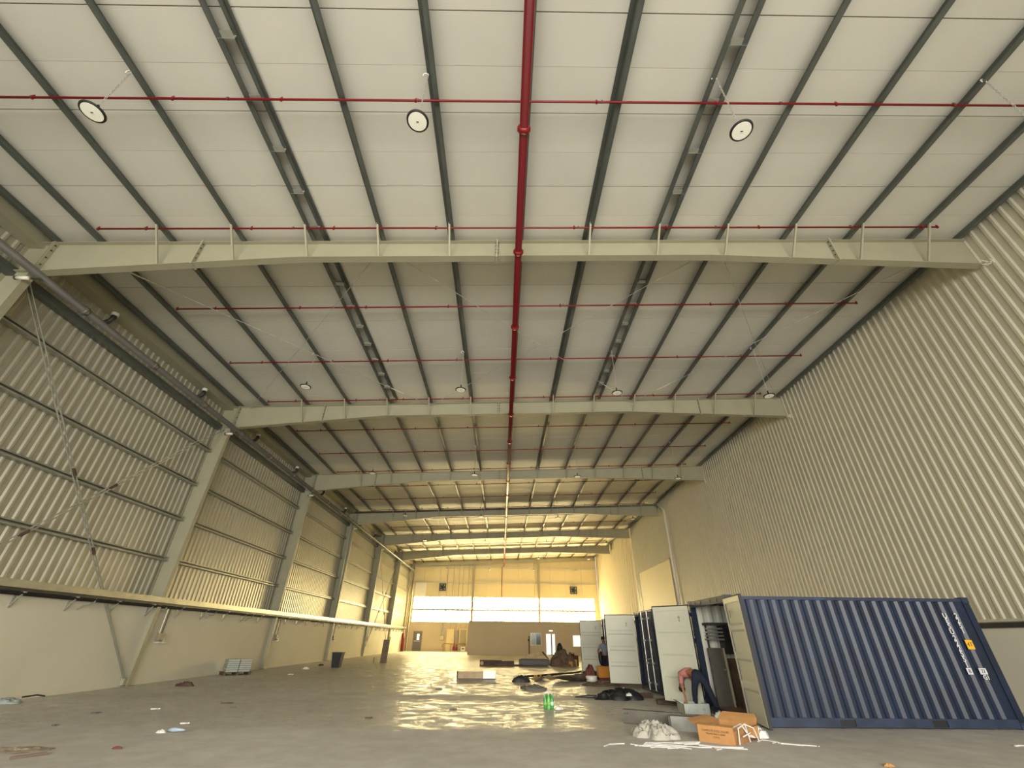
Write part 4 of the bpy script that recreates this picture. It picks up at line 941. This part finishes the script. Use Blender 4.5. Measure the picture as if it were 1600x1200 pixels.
tag(MB().box(5.05, 5.3, 34.9, 35.2, 0, .4).box(4.7, 4.95, 34.7, 34.95, 0, .3).build('small_cartons', 'yellow_pipe'), 'two small yellowish cartons beside the dull red block', 'cartons')
tag(cloth(5.25, 36.3, .3, .2, .9, 62).build('dark_sack', 'brown', smooth=True), 'dark sack at the right end of the far heap', 'sack')
# left side things
t = thing('pallet_load', (-12.75, 24.9, 0), 'wooden pallet stacked with grey metal boxes by the left wall', 'pallet')
th = math.radians(38)
def R2(x, y, z): return (-12.72+x*math.cos(th)-y*math.sin(th), 24.95+x*math.sin(th)+y*math.cos(th), z)
def rb(mb, x0, x1, y0, y1, z0, z1): return mb.quadbox([R2(x0, y0, z0), R2(x1, y0, z0), R2(x1, y1, z0), R2(x0, y1, z0), R2(x0, y0, z1), R2(x1, y0, z1), R2(x1, y1, z1), R2(x0, y1, z1)])
for k in range(5): rb(MB(), -.62, .62, -.5+k*.225, -.4+k*.225, .11, .13).build('deck_board', 'pallet_wood', t)
for x in (-.58, -.05, .48): rb(MB(), x, x+.1, -.5, .5, 0, .11).build('bearer', 'pallet_wood', t)
for k in range(6):
    rb(MB(), -.5+.0*k, .0, -.42, .42, .13+k*.085, .205+k*.085).build('metal_box', 'galv_box', t)
    rb(MB(), .03, .52, -.42+.02*(k % 2), .42, .13+k*.085, .205+k*.085).build('metal_box', 'steel' if k > 2 else 'galv_box', t)
t = thing('waste_bin', (-9.9, 31.1, 0), 'black square waste bin standing alone on the left floor', 'bin')
def frus(mb, cx, cy, a, b, z0, z1): return mb.quadbox([(cx-a, cy-a, z0), (cx+a, cy-a, z0), (cx+a, cy+a, z0), (cx-a, cy+a, z0), (cx-b, cy-b, z1), (cx+b, cy-b, z1), (cx+b, cy+b, z1), (cx-b, cy+b, z1)])
frus(MB(), -9.92, 31.1, .22, .29, 0, .75).build('body', 'black', t); MB().box(-10.23, -9.61, 30.79, 31.41, .75, .79).build('rim', 'dark', t)
tag(MB().quadbox([(-8.72, 37.0, 0), (-8.28, 37.0, 0), (-8.28, 37.15, 0), (-8.72, 37.15, 0), (-8.68, 37.08, 1.45), (-8.24, 37.08, 1.45), (-8.24, 37.23, 1.45), (-8.68, 37.23, 1.45)]).build('wooden_board', 'wood'), 'tall narrow brown wooden board standing upright on the left floor', 'board')
tag(MB().box(-9.15, -9.1, 36.8, 36.85, 0, .35).build('wood_stub', 'wood'), 'tiny upright wood stub left of the standing brown board', 'stub')
t = thing('foil_bag', (-13.0, 14.5, 0), 'torn pale blue grey bag lying at the foot of the left wall', 'bag')
cloth(-13.1, 14.35, .38, .22, .16, 71).build('bag', 'glass_pale', t, True); MB().tube([(-12.9, 14.5, .12), (-12.7, 14.7, .15), (-12.55, 14.8, .12)], .02, 6).build('handle', 'black', t)
t = thing('water_bottle', (-6.3, 10.5, 0), 'crushed pale blue plastic bottle with paper scrap on the left floor', 'bottle')
MB().tube([(-6.3, 10.52, .045), (-6.2, 10.5, .05), (-6.05, 10.52, .045), (-6.0, 10.53, .04)], .04, 10, radii=[.03, .036, .022, .012]).build('bottle', 'blueish', t, True); cloth(-6.42, 10.5, .08, .05, .06, 72).build('paper', 'white_plastic', t, True)
for k, (x, y, m, lb, s_) in enumerate(((-6.21, 9.14, 'maroon', 'small red and white scrap on the front left floor', .07), (-7.48, 14.7, 'brown', 'dark reddish wood splinters left of centre floor', .16), (-7.4, 8.45, 'wood', '', 0), (-9.0, 11.15, 'dark', 'tiny dark stone on the left floor', .05),
        (-9.5, 12.8, 'dark', 'dark stick beside the left floor stains', .1), (-8.6, 13.5, 'strip_white', 'tiny pale stick on the left floor', .1), (-6.6, 11.48, 'strip_white', 'tiny white stick behind the crushed bottle', .08), (-3.0, 12.4, 'brown', 'small dark twig at the edge of the shiny floor', .08), (9.5, 9.85, 'strip_white', 'small white bracket right of centre before the nearest container', .09), (5.9, 8.35, 'cardboard', 'orange brown scrap at the bottom edge of the floor', .08), (-1.2, 13.9, 'dark', 'small dark twig in the middle of the shiny floor', .09), (-2.2, 18.9, 'dark', 'small dark clump on the shiny floor', .12), (-11.5, 19.3, 'brown', 'low brown debris patch near the second left column', .3), (-10.2, 25.3, 'strip_white', 'small white scrap past the metal box pallet', .12), (-11.1, 29.5, 'white_plastic', 'pale paper scrap left of the black bin', .2), (-11.5, 33, 'dark', 'pair of dark scraps by the left wall beyond the bin', .2))):
    if not lb: continue
    if m in ('strip_white', 'brown', 'dark') and s_ < .2:
        mb = MB().bar((x-s_, y-.02, .012), (x+s_, y+.04, .012), .025, .02).bar((x-s_*.3, y+.05, .01), (x+s_*.6, y-.05, .022), .02, .015)
    else: mb = cloth(x, y, s_, s_*.7, s_*.6, 80+k)
    tag(mb.build('floor_scrap', m), lb, 'scrap', 'scraps on the floor')
tag(MB().bar((-7.2, 8.38, .02), (-6.95, 8.7, .02), .035, .03).build('wood_stick', 'wood'), 'thin dark stick in the front left corner of the floor', 'stick')
t = cloth(-7.7, 9.0, .45, .3, .03, 90); tag(t.build('dirt_patch', 'sand'), 'flat brown dirt patch in the front left corner', 'dirt', None, 'stuff')
